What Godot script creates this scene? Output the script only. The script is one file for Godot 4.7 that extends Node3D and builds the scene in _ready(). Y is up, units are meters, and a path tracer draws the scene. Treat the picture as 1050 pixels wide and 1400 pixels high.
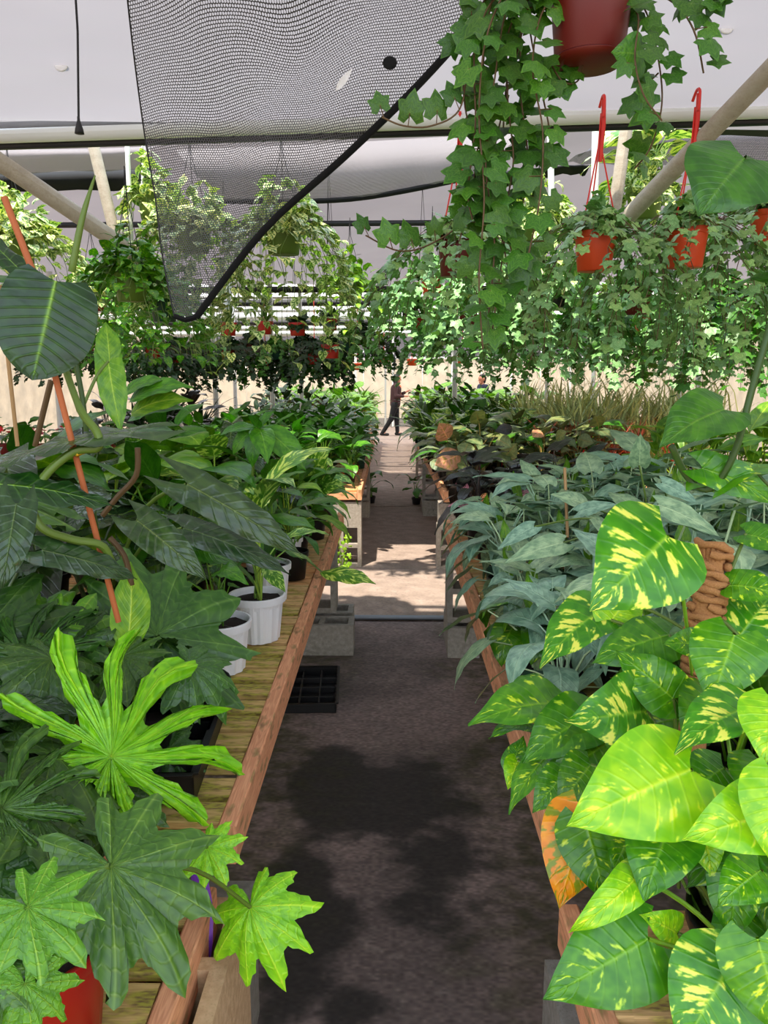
extends Node3D

const EYE := Vector3(0, 1.7, 0)
const FOCAL := 1078.0
const ORD := ["first", "second", "third", "fourth", "fifth", "sixth", "seventh", "eighth", "ninth", "tenth", "eleventh", "twelfth", "thirteenth", "fourteenth", "fifteenth", "sixteenth", "seventeenth", "eighteenth"]
var cam_basis := Basis.from_euler(Vector3(deg_to_rad(-10.25), deg_to_rad(0.64), 0))
var M := {}
var LEAF := {}
var rng := RandomNumberGenerator.new()
var used := {}


func _ready():
	rng.seed = 11
	view_and_light()
	make_materials()
	make_leaves()
	setting()
	benches()
	left_near()
	left_mid()
	left_far()
	right_near()
	right_mid()
	right_far()
	hanging()
	people()


func view_and_light():
	var c := Camera3D.new()
	c.name = "camera"
	c.fov = rad_to_deg(2 * atan(700.0 / FOCAL))
	c.near = 0.02
	c.far = 200
	c.position = EYE
	c.basis = cam_basis
	add_child(c)
	c.current = true
	var env := Environment.new()
	env.background_mode = Environment.BG_SKY
	var sm := ProceduralSkyMaterial.new()
	sm.sky_top_color = Color(0.80, 0.86, 0.94)
	sm.sky_horizon_color = Color(0.96, 0.95, 0.93)
	sm.ground_horizon_color = Color(0.7, 0.68, 0.64)
	sm.ground_bottom_color = Color(0.35, 0.33, 0.3)
	sm.sky_energy_multiplier = 1.0
	var sky := Sky.new()
	sky.sky_material = sm
	env.sky = sky
	env.ambient_light_source = Environment.AMBIENT_SOURCE_SKY
	env.tonemap_mode = Environment.TONE_MAPPER_LINEAR
	env.tonemap_exposure = 3.5
	env.sdfgi_enabled = true
	env.ssao_enabled = true
	env.ssil_enabled = true
	var we := WorldEnvironment.new()
	we.name = "surroundings"
	we.environment = env
	add_child(we)
	var sun := DirectionalLight3D.new()
	sun.name = "sun"
	sun.light_energy = 0.9
	sun.light_color = Color(1.0, 0.96, 0.90)
	sun.light_angular_distance = 1.2
	sun.shadow_enabled = true
	sun.sky_mode = DirectionalLight3D.SKY_MODE_LIGHT_ONLY
	# the sun stands high behind the camera, a little to the left
	sun.look_at_from_position(Vector3(-1.6, 9.0, 3.2), Vector3.ZERO, Vector3.UP)
	add_child(sun)


# ------------------------------------------------------------------ places and nodes
func ray(px, py) -> Vector3:
	return cam_basis * Vector3((px - 525.0) / FOCAL, (700.0 - py) / FOCAL, -1)


func P(px, py, d) -> Vector3:
	var r := ray(px, py)
	return EYE + r * (d / -r.z)


func on(px, py, h) -> Vector3:
	var r := ray(px, py)
	return EYE + r * ((h - EYE.y) / r.y)


func numbered(called: String) -> String:
	var n = used.get(called, 0)
	used[called] = n + 1
	return called if n == 0 else "%s_%03d" % [called, n]


func tag(o, label, category, group = ""):
	o.set_meta("label", label)
	o.set_meta("category", category)
	if group != "":
		o.set_meta("group", group)
	return o


func thing(called, label, category, at := Vector3.ZERO, turn := 0.0, group := "") -> Node3D:
	var o := Node3D.new()
	o.name = numbered(called)
	o.position = at
	o.rotation.y = turn
	add_child(o)
	return tag(o, label, category, group)


func put(parent: Node3D, called: String, mesh: Mesh, mat: Material, xf := Transform3D()) -> MeshInstance3D:
	var o := MeshInstance3D.new()
	o.mesh = mesh
	o.material_override = mat
	o.transform = xf
	if parent == self:
		o.name = numbered(called)
		add_child(o)
	else:
		o.name = called
		parent.add_child(o, true)
	return o


func put_world(parent: Node3D, called: String, mesh: Mesh, mat: Material, xf: Transform3D) -> MeshInstance3D:
	return put(parent, called, mesh, mat, parent.transform.affine_inverse() * xf)


func struct(called: String, mesh: Mesh, mat: Material, xf := Transform3D()) -> MeshInstance3D:
	var o := put(self, called, mesh, mat, xf)
	o.set_meta("kind", "structure")
	return o


func copy_of(o: Node3D, called: String, label: String, group := "") -> Node3D:
	var c: Node3D = o.duplicate()
	c.name = numbered(called)
	add_child(c)
	c.set_meta("label", label)
	if group != "":
		c.set_meta("group", group)
	return c


func rr(a: float, b: float) -> float:
	return rng.randf_range(a, b)


func pick(a):
	return a[rng.randi() % a.size()]


# ------------------------------------------------------------------ mesh making
class Geo:
	var v := PackedVector3Array()
	var n := PackedVector3Array()
	var uv := PackedVector2Array()
	var ix := PackedInt32Array()

	func add(g: Geo, xf := Transform3D()):
		var base := v.size()
		v.append_array(xf * g.v)
		uv.append_array(g.uv)
		if g.n.size() == g.v.size():
			n.append_array(Transform3D(xf.basis, Vector3.ZERO) * g.n)
		var k := ix.size()
		ix.append_array(g.ix)
		for i in range(k, ix.size()):
			ix[i] += base

	func quad(a: Vector3, b: Vector3, c: Vector3, d: Vector3, su := 1.0, sv := 1.0):
		# a b c d run anticlockwise seen from outside
		var k := v.size()
		v.append_array([a, b, c, d])
		uv.append_array([Vector2(0, 0), Vector2(su, 0), Vector2(su, sv), Vector2(0, sv)])
		ix.append_array([k, k + 2, k + 1, k, k + 3, k + 2])

	func smooth():
		n = PackedVector3Array()
		n.resize(v.size())
		for i in range(0, ix.size(), 3):
			var a := ix[i]
			var b := ix[i + 1]
			var c := ix[i + 2]
			var f := (v[c] - v[a]).cross(v[b] - v[a])
			n[a] += f
			n[b] += f
			n[c] += f
		for i in n.size():
			n[i] = n[i].normalized() if n[i].length_squared() > 1e-20 else Vector3.UP
		return self

	func flat():
		var g := Geo.new()
		for i in range(0, ix.size(), 3):
			var f := (v[ix[i + 2]] - v[ix[i]]).cross(v[ix[i + 1]] - v[ix[i]]).normalized()
			for k in 3:
				g.v.append(v[ix[i + k]])
				g.uv.append(uv[ix[i + k]])
				g.n.append(f)
				g.ix.append(i + k)
		return g

	func mesh() -> ArrayMesh:
		if n.size() != v.size():
			smooth()
		var a := []
		a.resize(Mesh.ARRAY_MAX)
		a[Mesh.ARRAY_VERTEX] = v
		a[Mesh.ARRAY_NORMAL] = n
		a[Mesh.ARRAY_TEX_UV] = uv
		a[Mesh.ARRAY_INDEX] = ix
		var m := ArrayMesh.new()
		m.add_surface_from_arrays(Mesh.PRIMITIVE_TRIANGLES, a)
		return m


func bar_geo(length: float, w: float, h: float, c := 0.004) -> Geo:
	# a chamfered bar along x, centred; its grain runs along v
	var g := Geo.new()
	var a := w / 2
	var b := h / 2
	var ring := [Vector2(a - c, b), Vector2(-a + c, b), Vector2(-a, b - c), Vector2(-a, -b + c), Vector2(-a + c, -b), Vector2(a - c, -b), Vector2(a, -b + c), Vector2(a, b - c)]
	var off := rng.randf()
	var run := off
	for i in 8:
		var p: Vector2 = ring[i]
		var q: Vector2 = ring[(i + 1) % 8]
		var s := run + p.distance_to(q)
		var k := g.v.size()
		g.v.append_array([Vector3(-length / 2, p.y, p.x), Vector3(length / 2, p.y, p.x), Vector3(length / 2, q.y, q.x), Vector3(-length / 2, q.y, q.x)])
		g.uv.append_array([Vector2(run, off), Vector2(run, off + length), Vector2(s, off + length), Vector2(s, off)])
		g.ix.append_array([k, k + 2, k + 1, k, k + 3, k + 2])
		run = s
	for e in [-1, 1]:
		var k := g.v.size()
		for p in ring:
			g.v.append(Vector3(e * length / 2, p.y, p.x))
			g.uv.append(Vector2(p.x + off, p.y))
		for i in range(1, 7):
			g.ix.append_array([k, k + i, k + i + 1] if e < 0 else [k, k + i + 1, k + i])
	return g.flat()


func bar(length: float, w: float, h: float, c := 0.004) -> ArrayMesh:
	return bar_geo(length, w, h, c).mesh()


func tube_geo(pts: Array, radii, sides := 8, caps := true, v_scale := 1.0) -> Geo:
	var g := Geo.new()
	var n := pts.size()
	var up := Vector3.UP
	var t0: Vector3 = (pts[1] - pts[0]).normalized()
	if absf(t0.dot(up)) > 0.9:
		up = Vector3.RIGHT
	var side := t0.cross(up).normalized()
	var run := 0.0
	for i in n:
		var t: Vector3 = (pts[mini(i + 1, n - 1)] - pts[maxi(i - 1, 0)]).normalized()
		side = (side - t * side.dot(t)).normalized()
		var other := t.cross(side)
		var r: float = radii if not radii is Array else radii[i]
		if i > 0:
			run += pts[i].distance_to(pts[i - 1])
		for k in sides + 1:
			var a := TAU * k / sides
			g.v.append(pts[i] + (side * cos(a) + other * sin(a)) * r)
			g.uv.append(Vector2(float(k) / sides, run * v_scale))
	for i in n - 1:
		for k in sides:
			var a := i * (sides + 1) + k
			var b := a + sides + 1
			g.ix.append_array([a, a + 1, b, a + 1, b + 1, b])
	if caps:
		for e in [0, n - 1]:
			var k := g.v.size()
			g.v.append(pts[e])
			g.uv.append(Vector2(0.5, 0))
			for j in sides:
				var a: int = e * (sides + 1) + j
				g.ix.append_array([k, a + 1, a] if e == 0 else [k, a, a + 1])
	return g


func tube(pts: Array, radii, sides := 8, caps := true, v_scale := 1.0) -> ArrayMesh:
	return tube_geo(pts, radii, sides, caps, v_scale).mesh()


func spline(pts: Array, per := 5) -> Array:
	var out := []
	var n := pts.size()
	for i in n - 1:
		for k in per:
			out.append(pts[i].cubic_interpolate(pts[i + 1], pts[maxi(i - 1, 0)], pts[mini(i + 2, n - 1)], float(k) / per))
	out.append(pts[n - 1])
	return out


func lathe(profile: Array, seg := 24, flute := 0.0, flutes := 0) -> ArrayMesh:
	# profile: points (radius, height) from the outside bottom over the rim to the inside
	var g := Geo.new()
	var n := profile.size()
	for i in n:
		for k in seg + 1:
			var a := TAU * k / seg
			var r: float = profile[i].x
			if flutes > 0 and i > 0 and i < 3:
				r -= flute * (1.0 if (k * flutes * 2 / seg) % 2 == 0 else 0.0)
			g.v.append(Vector3(cos(a) * r, profile[i].y, sin(a) * r))
			g.uv.append(Vector2(float(k) / seg, float(i) / n))
	for i in n - 1:
		for k in seg:
			var a := i * (seg + 1) + k
			var b := a + seg + 1
			g.ix.append_array([a, a + 1, b, a + 1, b + 1, b])
	return g.mesh() if flutes == 0 else g.flat().mesh()


func disc(r: float, bump := 0.0, seg := 16) -> ArrayMesh:
	var g := Geo.new()
	g.v.append(Vector3(0, bump, 0))
	g.uv.append(Vector2(0.5, 0.5))
	for ring in [0.5, 1.0]:
		for k in seg + 1:
			var a := TAU * k / seg
			g.v.append(Vector3(cos(a) * r * ring, rr(-bump, bump), sin(a) * r * ring))
			g.uv.append(Vector2(0.5 + cos(a) * ring * 0.5, 0.5 + sin(a) * ring * 0.5))
	for k in seg:
		g.ix.append_array([0, 1 + k, 2 + k])
		var a := 1 + k
		var b := a + seg + 1
		g.ix.append_array([a, b, a + 1, a + 1, b, b + 1])
	return g.mesh()


func sheet(nu: int, nv: int, at: Callable, uv_u := 1.0, uv_v := 1.0) -> ArrayMesh:
	var g := Geo.new()
	for j in nv + 1:
		for i in nu + 1:
			g.v.append(at.call(float(i) / nu, float(j) / nv))
			g.uv.append(Vector2(uv_u * i / nu, uv_v * j / nv))
	for j in nv:
		for i in nu:
			var a := j * (nu + 1) + i
			var b := a + nu + 1
			g.ix.append_array([a, a + 1, b, a + 1, b + 1, b])
	return g.mesh()


func slab(lo: Vector3, hi: Vector3) -> ArrayMesh:
	var g := bar_geo(hi.x - lo.x, hi.z - lo.z, hi.y - lo.y, 0.003)
	var h := Geo.new()
	h.add(g, Transform3D(Basis(), (lo + hi) / 2))
	return h.mesh()


# ------------------------------------------------------------------ materials
func noise(freq: float, oct := 4, sd := 1) -> FastNoiseLite:
	var n := FastNoiseLite.new()
	n.noise_type = FastNoiseLite.TYPE_SIMPLEX_SMOOTH
	n.frequency = freq
	n.fractal_octaves = oct
	n.seed = sd
	return n


func painted(w: int, h: int, shade: Callable) -> ImageTexture:
	var im := Image.create_empty(w, h, false, Image.FORMAT_RGBA8)
	for y in h:
		for x in w:
			im.set_pixel(x, y, shade.call((x + 0.5) / w, (y + 0.5) / h))
	return ImageTexture.create_from_image(im)


func mat(called: String, color: Color, rough := 0.7, metal := 0.0) -> StandardMaterial3D:
	var m := StandardMaterial3D.new()
	m.resource_name = called
	m.albedo_color = color
	m.roughness = rough
	m.metallic = metal
	M[called] = m
	return m


func noisy(called: String, c1: Color, c2: Color, c3: Color, freq: float, scale: float, rough: float, bump := 0.0, sd := 3) -> StandardMaterial3D:
	# a world-laid mottled surface in three tones
	var m := mat(called, Color.WHITE, rough)
	var a := noise(freq, 4, sd)
	var b := noise(freq * 6, 3, sd + 9)
	var n := 192
	m.albedo_texture = painted(n, n, func(u: float, v: float):
		var p := seam(a, u, v, n)
		var q := seam(b, u, v, n)
		return c1.lerp(c2, clampf(0.5 + p * 1.1, 0, 1)).lerp(c3, clampf(q * 1.2 - 0.1, 0, 0.85)))
	m.uv1_triplanar = true
	m.uv1_world_triplanar = true
	m.uv1_scale = Vector3.ONE * scale
	if bump > 0:
		m.heightmap_enabled = true
		m.heightmap_texture = m.albedo_texture
		m.heightmap_scale = bump
	return m


func seam(nz: FastNoiseLite, u: float, v: float, n: int) -> float:
	# noise that repeats without an edge
	var x := u * n
	var y := v * n
	var a := lerpf(nz.get_noise_2d(x, y), nz.get_noise_2d(x - n, y), u)
	var b := lerpf(nz.get_noise_2d(x, y - n), nz.get_noise_2d(x - n, y - n), u)
	return lerpf(a, b, v)


func wood(called: String, light: Color, dark: Color, moss: Color, mossy: float, sd: int):
	var m := mat(called, Color.WHITE, 0.85)
	var g := noise(0.05, 3, sd)
	var k := noise(0.02, 4, sd + 5)
	var w := 128
	var h := 256
	m.albedo_texture = painted(w, h, func(u: float, v: float):
		var x: float = u * w
		var y: float = v * h
		var ring := sin((x * 0.55 + g.get_noise_2d(x * 1.2, y * 0.16) * 16.0)) * 0.5 + 0.5
		var fine := g.get_noise_2d(x * 9, y * 0.5) * 0.5 + 0.5
		var c := light.lerp(dark, ring * 0.45 + fine * 0.4)
		var green := clampf((k.get_noise_2d(x * 1.5, y) + mossy) * 2.2, 0, 1)
		return c.lerp(moss.lerp(dark * 0.62, clampf(g.get_noise_2d(x * 3, y * 2) * 1.4 + 0.25, 0, 1)), green * 0.85))
	m.uv1_scale = Vector3(5.0, 1.3, 1)
	m.heightmap_enabled = true
	m.heightmap_texture = m.albedo_texture
	m.heightmap_scale = 0.12


func leaf_mat(called: String, base: Color, deep: Color, vein: Color, veins := 9.0, slant := 0.5, gloss := 0.4, back := Color(0.35, 0.5, 0.12), vary := Color(0, 0, 0), amount := -1.0, edge := 0.0, relief := 0.06, sd := 1):
	var m := mat(called, Color.WHITE, gloss)
	var a := noise(0.03, 3, sd)
	var b := noise(0.075, 3, sd + 3)
	var w := 96
	var h := 160
	var tall := Image.create_empty(w, h, false, Image.FORMAT_RGBA8)
	m.albedo_texture = painted(w, h, func(u: float, v: float):
		var s: float = absf(u * 2 - 1)
		var t: float = v
		var mid := exp(-pow(s / 0.045, 2.0)) * (1.0 - t * 0.5)
		var ph: float = t * veins - s * slant * veins * 0.45
		var f := absf(ph - roundf(ph))
		var side := exp(-pow(f / 0.075, 2.0)) * (1.0 - s * 0.6)
		var n1 := a.get_noise_2d(u * w, v * h)
		var c := base.lerp(deep, clampf(0.5 + n1 * 1.1 + (s - 0.5) * 0.3 * (0.0 if edge > 0 else 1.0), 0, 1))
		if amount > -1.0:
			var q := b.get_noise_2d(s * w * 0.16 + (90.0 if u > 0.5 else 0.0), (t - s * 0.24) * h * (0.62 if edge <= 0 else 0.4)) + 0.25 * b.get_noise_2d(u * w * 1.3 + 300.0, (t - s * 0.24) * h * 2.4)
			var streak := clampf((q + amount + edge * (s - 0.55) * 1.4) * 5.0, 0, 1)
			c = c.lerp(vary, streak * 0.92)
		tall.set_pixelv(Vector2i(int(u * w), int(v * h)), Color.WHITE * clampf(0.75 - side * 0.45 - mid * 0.6 + n1 * 0.2, 0, 1))
		c = c.lerp(vein, clampf(mid * 0.85 + side * 0.28, 0, 1))
		return Color(minf(c.r * 1.42, 0.96), minf(c.g * 1.27, 0.96), minf(c.b * 1.15, 0.96)))
	m.cull_mode = BaseMaterial3D.CULL_DISABLED
	m.backlight_enabled = true
	m.backlight = back
	m.heightmap_enabled = true
	m.heightmap_texture = ImageTexture.create_from_image(tall)
	m.heightmap_scale = relief * 2.0
	return m


func tones(called: String, count: int, spread: float, warm := 0.0):
	# the same leaf in a few natural tones, pale young growth to dark old
	var src: StandardMaterial3D = M[called]
	for i in count:
		var m: StandardMaterial3D = src.duplicate()
		var k := 1.0 - spread * i / maxf(1, count - 1)
		m.albedo_color = Color(k * (1.0 - warm * (i % 2)), k, k * (1.0 - warm * (1 - i % 2) * 1.5))
		m.resource_name = "%s_%d" % [called, i]
		M["%s_%d" % [called, i]] = m


func make_materials():
	noisy("concrete", Color(0.62, 0.55, 0.50), Color(0.52, 0.455, 0.41), Color(0.40, 0.355, 0.32), 0.03, 0.9, 0.92, 0.05)
	noisy("block", Color(0.66, 0.62, 0.57), Color(0.55, 0.51, 0.46), Color(0.42, 0.40, 0.36), 0.08, 2.2, 0.95, 0.25, 17)
	noisy("block_old", Color(0.60, 0.585, 0.555), Color(0.49, 0.475, 0.44), Color(0.40, 0.40, 0.33), 0.07, 2.0, 0.95, 0.25, 27)
	noisy("block_tan", Color(0.84, 0.71, 0.55), Color(0.74, 0.60, 0.44), Color(0.62, 0.52, 0.34), 0.08, 2.2, 0.95, 0.25, 19)
	noisy("soil", Color(0.17, 0.11, 0.08), Color(0.10, 0.07, 0.05), Color(0.30, 0.21, 0.15), 0.12, 6.0, 1.0, 0.6, 31)
	noisy("coir", Color(0.74, 0.54, 0.34), Color(0.58, 0.38, 0.21), Color(0.84, 0.66, 0.44), 0.25, 6.0, 0.95, 0.3, 41)
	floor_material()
	wood("plank_old", Color(0.90, 0.74, 0.50), Color(0.70, 0.54, 0.34), Color(0.66, 0.62, 0.24), 0.1, 3)
	wood("plank_moss", Color(0.86, 0.73, 0.46), Color(0.66, 0.53, 0.30), Color(0.64, 0.63, 0.20), 0.2, 8)
	wood("plank_new", Color(0.90, 0.68, 0.44), Color(0.74, 0.50, 0.30), Color(0.52, 0.46, 0.2), -0.15, 13)
	wood("rail", Color(0.95, 0.70, 0.52), Color(0.78, 0.50, 0.34), Color(0.52, 0.47, 0.26), -0.18, 21)
	wood("beam_tan", Color(0.78, 0.62, 0.44), Color(0.60, 0.44, 0.28), Color(0.45, 0.42, 0.18), -0.1, 26)
	mat("galvanised", Color(0.74, 0.76, 0.74), 0.42, 0.45)
	noisy("pipe_worn", Color(0.74, 0.70, 0.63), Color(0.62, 0.58, 0.51), Color(0.5, 0.41, 0.31), 0.06, 1.5, 0.6, 0.03, 51)
	mat("pipe_white", Color(0.86, 0.87, 0.85), 0.5)
	mat("pipe_dark", Color(0.10, 0.10, 0.11), 0.5)
	mat("black_plastic", Color(0.035, 0.037, 0.04), 0.42)
	mat("black_dusty", Color(0.11, 0.11, 0.115), 0.6)
	mat("white_plastic", Color(0.95, 0.95, 0.955), 0.38)
	mat("terracotta", Color(0.92, 0.31, 0.12), 0.42)
	mat("terracotta_dark", Color(0.42, 0.09, 0.06), 0.42)
	mat("red_pot", Color(0.62, 0.085, 0.05), 0.4)
	mat("green_pot", Color(0.10, 0.26, 0.19), 0.45)
	mat("olive_pot", Color(0.36, 0.45, 0.13), 0.45)
	mat("red_ribbon", Color(0.86, 0.16, 0.11), 0.5)
	mat("purple", Color(0.50, 0.24, 0.74), 0.45)
	mat("stake", Color(0.70, 0.38, 0.20), 0.6)
	mat("cane", Color(0.66, 0.52, 0.34), 0.7)
	mat("stem_green", Color(0.36, 0.46, 0.15), 0.45)
	mat("stem_dark", Color(0.20, 0.32, 0.10), 0.45)
	mat("stem_brown", Color(0.36, 0.27, 0.15), 0.6)
	mat("wire", Color(0.12, 0.12, 0.12), 0.5, 0.4)
	mat("yellow_tie", Color(0.95, 0.72, 0.10), 0.5)
	mat("grey_steel", Color(0.50, 0.52, 0.54), 0.45, 0.5)
	mat("cord_black", Color(0.03, 0.03, 0.03), 0.6)
	film("film", Color(0.57, 0.567, 0.58), 1.0)
	film("film_clear", Color(0.93, 0.92, 0.92, 0.6), 1.0)
	M["film_clear"].transparency = BaseMaterial3D.TRANSPARENCY_ALPHA
	film("film_grey", Color(0.57, 0.555, 0.57), 0.8)
	film("film_wall", Color(0.96, 0.93, 0.85), 1.0)
	mesh_cloth("shade_cloth", 0.35, Color(0.34, 0.335, 0.35))
	mesh_cloth("shade_cloth_dense", 0.30, Color(0.22, 0.23, 0.27))
	mesh_cloth("shade_cloth_pale", 0.28, Color(0.45, 0.43, 0.435))
	mat("black_cloth", Color(0.015, 0.015, 0.017), 0.95)
	# leaves
	leaf_mat("selloum", Color(0.21, 0.36, 0.12), Color(0.14, 0.28, 0.10), Color(0.38, 0.52, 0.25), 7, 0.6, 0.36, Color(0.25, 0.45, 0.1), Color(), -1, 0, 0.1, 2)
	leaf_mat("selloum_lime", Color(0.40, 0.66, 0.085), Color(0.30, 0.56, 0.07), Color(0.66, 0.83, 0.28), 7, 0.6, 0.38, Color(0.5, 0.6, 0.1), Color(), -1, 0, 0.1, 3)
	leaf_mat("selloum_mid", Color(0.27, 0.48, 0.08), Color(0.20, 0.40, 0.07), Color(0.48, 0.64, 0.26), 7, 0.6, 0.38, Color(0.35, 0.5, 0.1), Color(), -1, 0, 0.1, 4)
	leaf_mat("arrow", Color(0.17, 0.27, 0.15), Color(0.11, 0.20, 0.11), Color(0.33, 0.43, 0.27), 10, 0.5, 0.22, Color(0.2, 0.4, 0.08), Color(), -1, 0, 0.22, 5)
	leaf_mat("oval", Color(0.09, 0.22, 0.055), Color(0.05, 0.16, 0.05), Color(0.42, 0.60, 0.22), 11, 0.35, 0.3, Color(0.2, 0.4, 0.08), Color(), -1, 0, 0.18, 6)
	leaf_mat("lance", Color(0.24, 0.46, 0.09), Color(0.15, 0.35, 0.07), Color(0.36, 0.55, 0.2), 12, 0.6, 0.34, Color(0.35, 0.55, 0.1), Color(), -1, 0, 0.1, 7)
	leaf_mat("young", Color(0.38, 0.56, 0.12), Color(0.26, 0.46, 0.09), Color(0.62, 0.75, 0.32), 12, 0.6, 0.36, Color(0.5, 0.6, 0.12), Color(), -1, 0, 0.1, 8)
	leaf_mat("dieff", Color(0.30, 0.50, 0.14), Color(0.2, 0.42, 0.1), Color(0.5, 0.66, 0.32), 11, 0.6, 0.36, Color(0.4, 0.55, 0.12), Color(0.66, 0.80, 0.46), -0.02, 0, 0.1, 9)
	leaf_mat("pothos", Color(0.27, 0.50, 0.055), Color(0.17, 0.40, 0.05), Color(0.42, 0.63, 0.17), 9, 0.45, 0.3, Color(0.45, 0.6, 0.06), Color(0.66, 0.78, 0.20), -0.42, 0, 0.1, 10)
	leaf_mat("pothos_var", Color(0.22, 0.48, 0.06), Color(0.15, 0.40, 0.05), Color(0.45, 0.65, 0.2), 9, 0.45, 0.3, Color(0.45, 0.6, 0.08), Color(0.76, 0.85, 0.36), -0.17, 0, 0.1, 12)
	leaf_mat("pothos_lime", Color(0.46, 0.68, 0.07), Color(0.34, 0.60, 0.06), Color(0.62, 0.78, 0.2), 9, 0.45, 0.32, Color(0.5, 0.6, 0.08), Color(0.66, 0.80, 0.2), -0.36, 0, 0.1, 14)
	leaf_mat("pothos_old", Color(0.67, 0.49, 0.03), Color(0.64, 0.42, 0.03), Color(0.8, 0.6, 0.1), 9, 0.45, 0.32, Color(0.6, 0.4, 0.05), Color(0.33, 0.45, 0.06), -0.05, 0, 0.1, 15)
	leaf_mat("marble", Color(0.22, 0.42, 0.13), Color(0.16, 0.34, 0.11), Color(0.56, 0.70, 0.40), 7, 0.4, 0.4, Color(0.45, 0.55, 0.15), Color(0.82, 0.86, 0.62), 0.22, 0.5, 0.05, 16)
	leaf_mat("neon", Color(0.44, 0.60, 0.07), Color(0.24, 0.42, 0.06), Color(0.6, 0.75, 0.2), 8, 0.4, 0.4, Color(0.5, 0.6, 0.08), Color(), -1, 0, 0.05, 17)
	leaf_mat("silver", Color(0.45, 0.59, 0.54), Color(0.31, 0.45, 0.41), Color(0.56, 0.70, 0.64), 10, 0.55, 0.33, Color(0.2, 0.35, 0.15), Color(), -1, 0, 0.12, 18)
	leaf_mat("bronze", Color(0.38, 0.46, 0.33), Color(0.27, 0.35, 0.24), Color(0.5, 0.45, 0.28), 9, 0.5, 0.36, Color(0.35, 0.3, 0.1), Color(), -1, 0, 0.1, 19)
	leaf_mat("salmon", Color(0.60, 0.47, 0.42), Color(0.52, 0.42, 0.32), Color(0.85, 0.6, 0.45), 9, 0.5, 0.4, Color(0.5, 0.3, 0.15), Color(0.42, 0.42, 0.2), -0.2, 0, 0.1, 20)
	leaf_mat("purple_leaf", Color(0.125, 0.115, 0.125), Color(0.075, 0.08, 0.08), Color(0.25, 0.22, 0.23), 10, 0.55, 0.3, Color(0.15, 0.12, 0.1), Color(), -1, 0, 0.12, 22)
	leaf_mat("pink_leaf", Color(0.70, 0.56, 0.66), Color(0.62, 0.42, 0.54), Color(0.9, 0.6, 0.66), 9, 0.5, 0.4, Color(0.5, 0.25, 0.3), Color(0.25, 0.22, 0.22), -0.2, 0, 0.1, 23)
	leaf_mat("ivy", Color(0.25, 0.44, 0.105), Color(0.16, 0.34, 0.08), Color(0.36, 0.52, 0.24), 5, 0.6, 0.42, Color(0.35, 0.6, 0.1), Color(), -1, 0, 0.04, 24)
	leaf_mat("ivy_pale", Color(0.47, 0.64, 0.45), Color(0.30, 0.48, 0.28), Color(0.62, 0.70, 0.52), 5, 0.6, 0.42, Color(0.4, 0.55, 0.15), Color(), -1, 0, 0.04, 25)
	leaf_mat("ivy_dark", Color(0.12, 0.24, 0.085), Color(0.055, 0.14, 0.06), Color(0.2, 0.32, 0.14), 5, 0.6, 0.4, Color(0.25, 0.4, 0.1), Color(), -1, 0, 0.04, 26)
	leaf_mat("grass_gold", Color(0.67, 0.76, 0.62), Color(0.62, 0.68, 0.50), Color(0.40, 0.46, 0.2), 3, 0, 0.5, Color(0.3, 0.3, 0.1), Color(), -1, 0, 0.02, 28)
	leaf_mat("grass_red", Color(0.68, 0.44, 0.38), Color(0.56, 0.19, 0.15), Color(0.80, 0.45, 0.33), 3, 0, 0.5, Color(0.4, 0.2, 0.1), Color(), -1, 0, 0.02, 29)
	leaf_mat("grass_green", Color(0.26, 0.41, 0.12), Color(0.16, 0.30, 0.09), Color(0.5, 0.6, 0.25), 3, 0, 0.45, Color(0.35, 0.5, 0.1), Color(), -1, 0, 0.02, 30)
	for k in ["selloum", "arrow", "lance", "dieff", "pothos", "pothos_var", "marble", "silver", "ivy", "ivy_pale", "ivy_dark", "neon", "young", "bronze", "purple_leaf", "grass_gold", "grass_red", "grass_green"]:
		tones(k, 4, 0.22 if k != "silver" else 0.12, 0.06)
	mat("skin", Color(0.70, 0.48, 0.37), 0.55)
	mat("hair", Color(0.055, 0.04, 0.035), 0.6)
	mat("jacket", Color(0.22, 0.12, 0.12), 0.9)
	mat("peach_cloth", Color(0.83, 0.46, 0.28), 0.9)
	mat("trousers", Color(0.035, 0.035, 0.045), 0.9)
	mat("blue_cloth", Color(0.05, 0.08, 0.19), 0.85)
	mat("bag_tan", Color(0.55, 0.37, 0.25), 0.8)
	mat("flower_red", Color(0.78, 0.10, 0.12), 0.6)
	mat("flower_pink", Color(0.86, 0.35, 0.42), 0.6)
	mat("flower_orange", Color(0.92, 0.5, 0.06), 0.6)


func film(called: String, c: Color, back: float):
	var m := mat(called, c, 0.55)
	m.cull_mode = BaseMaterial3D.CULL_DISABLED
	m.backlight_enabled = true
	m.backlight = Color(back, back * 0.985, back * 0.985)
	var a := noise(0.012, 4, 77)
	var b := noise(0.05, 3, 78)
	m.albedo_texture = painted(192, 192, func(u: float, v: float):
		var k := 0.95 + seam(a, u, v, 192) * 0.10 + seam(b, u, v, 192) * 0.03
		return Color(k, k * 0.99, k * 0.985))


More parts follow.
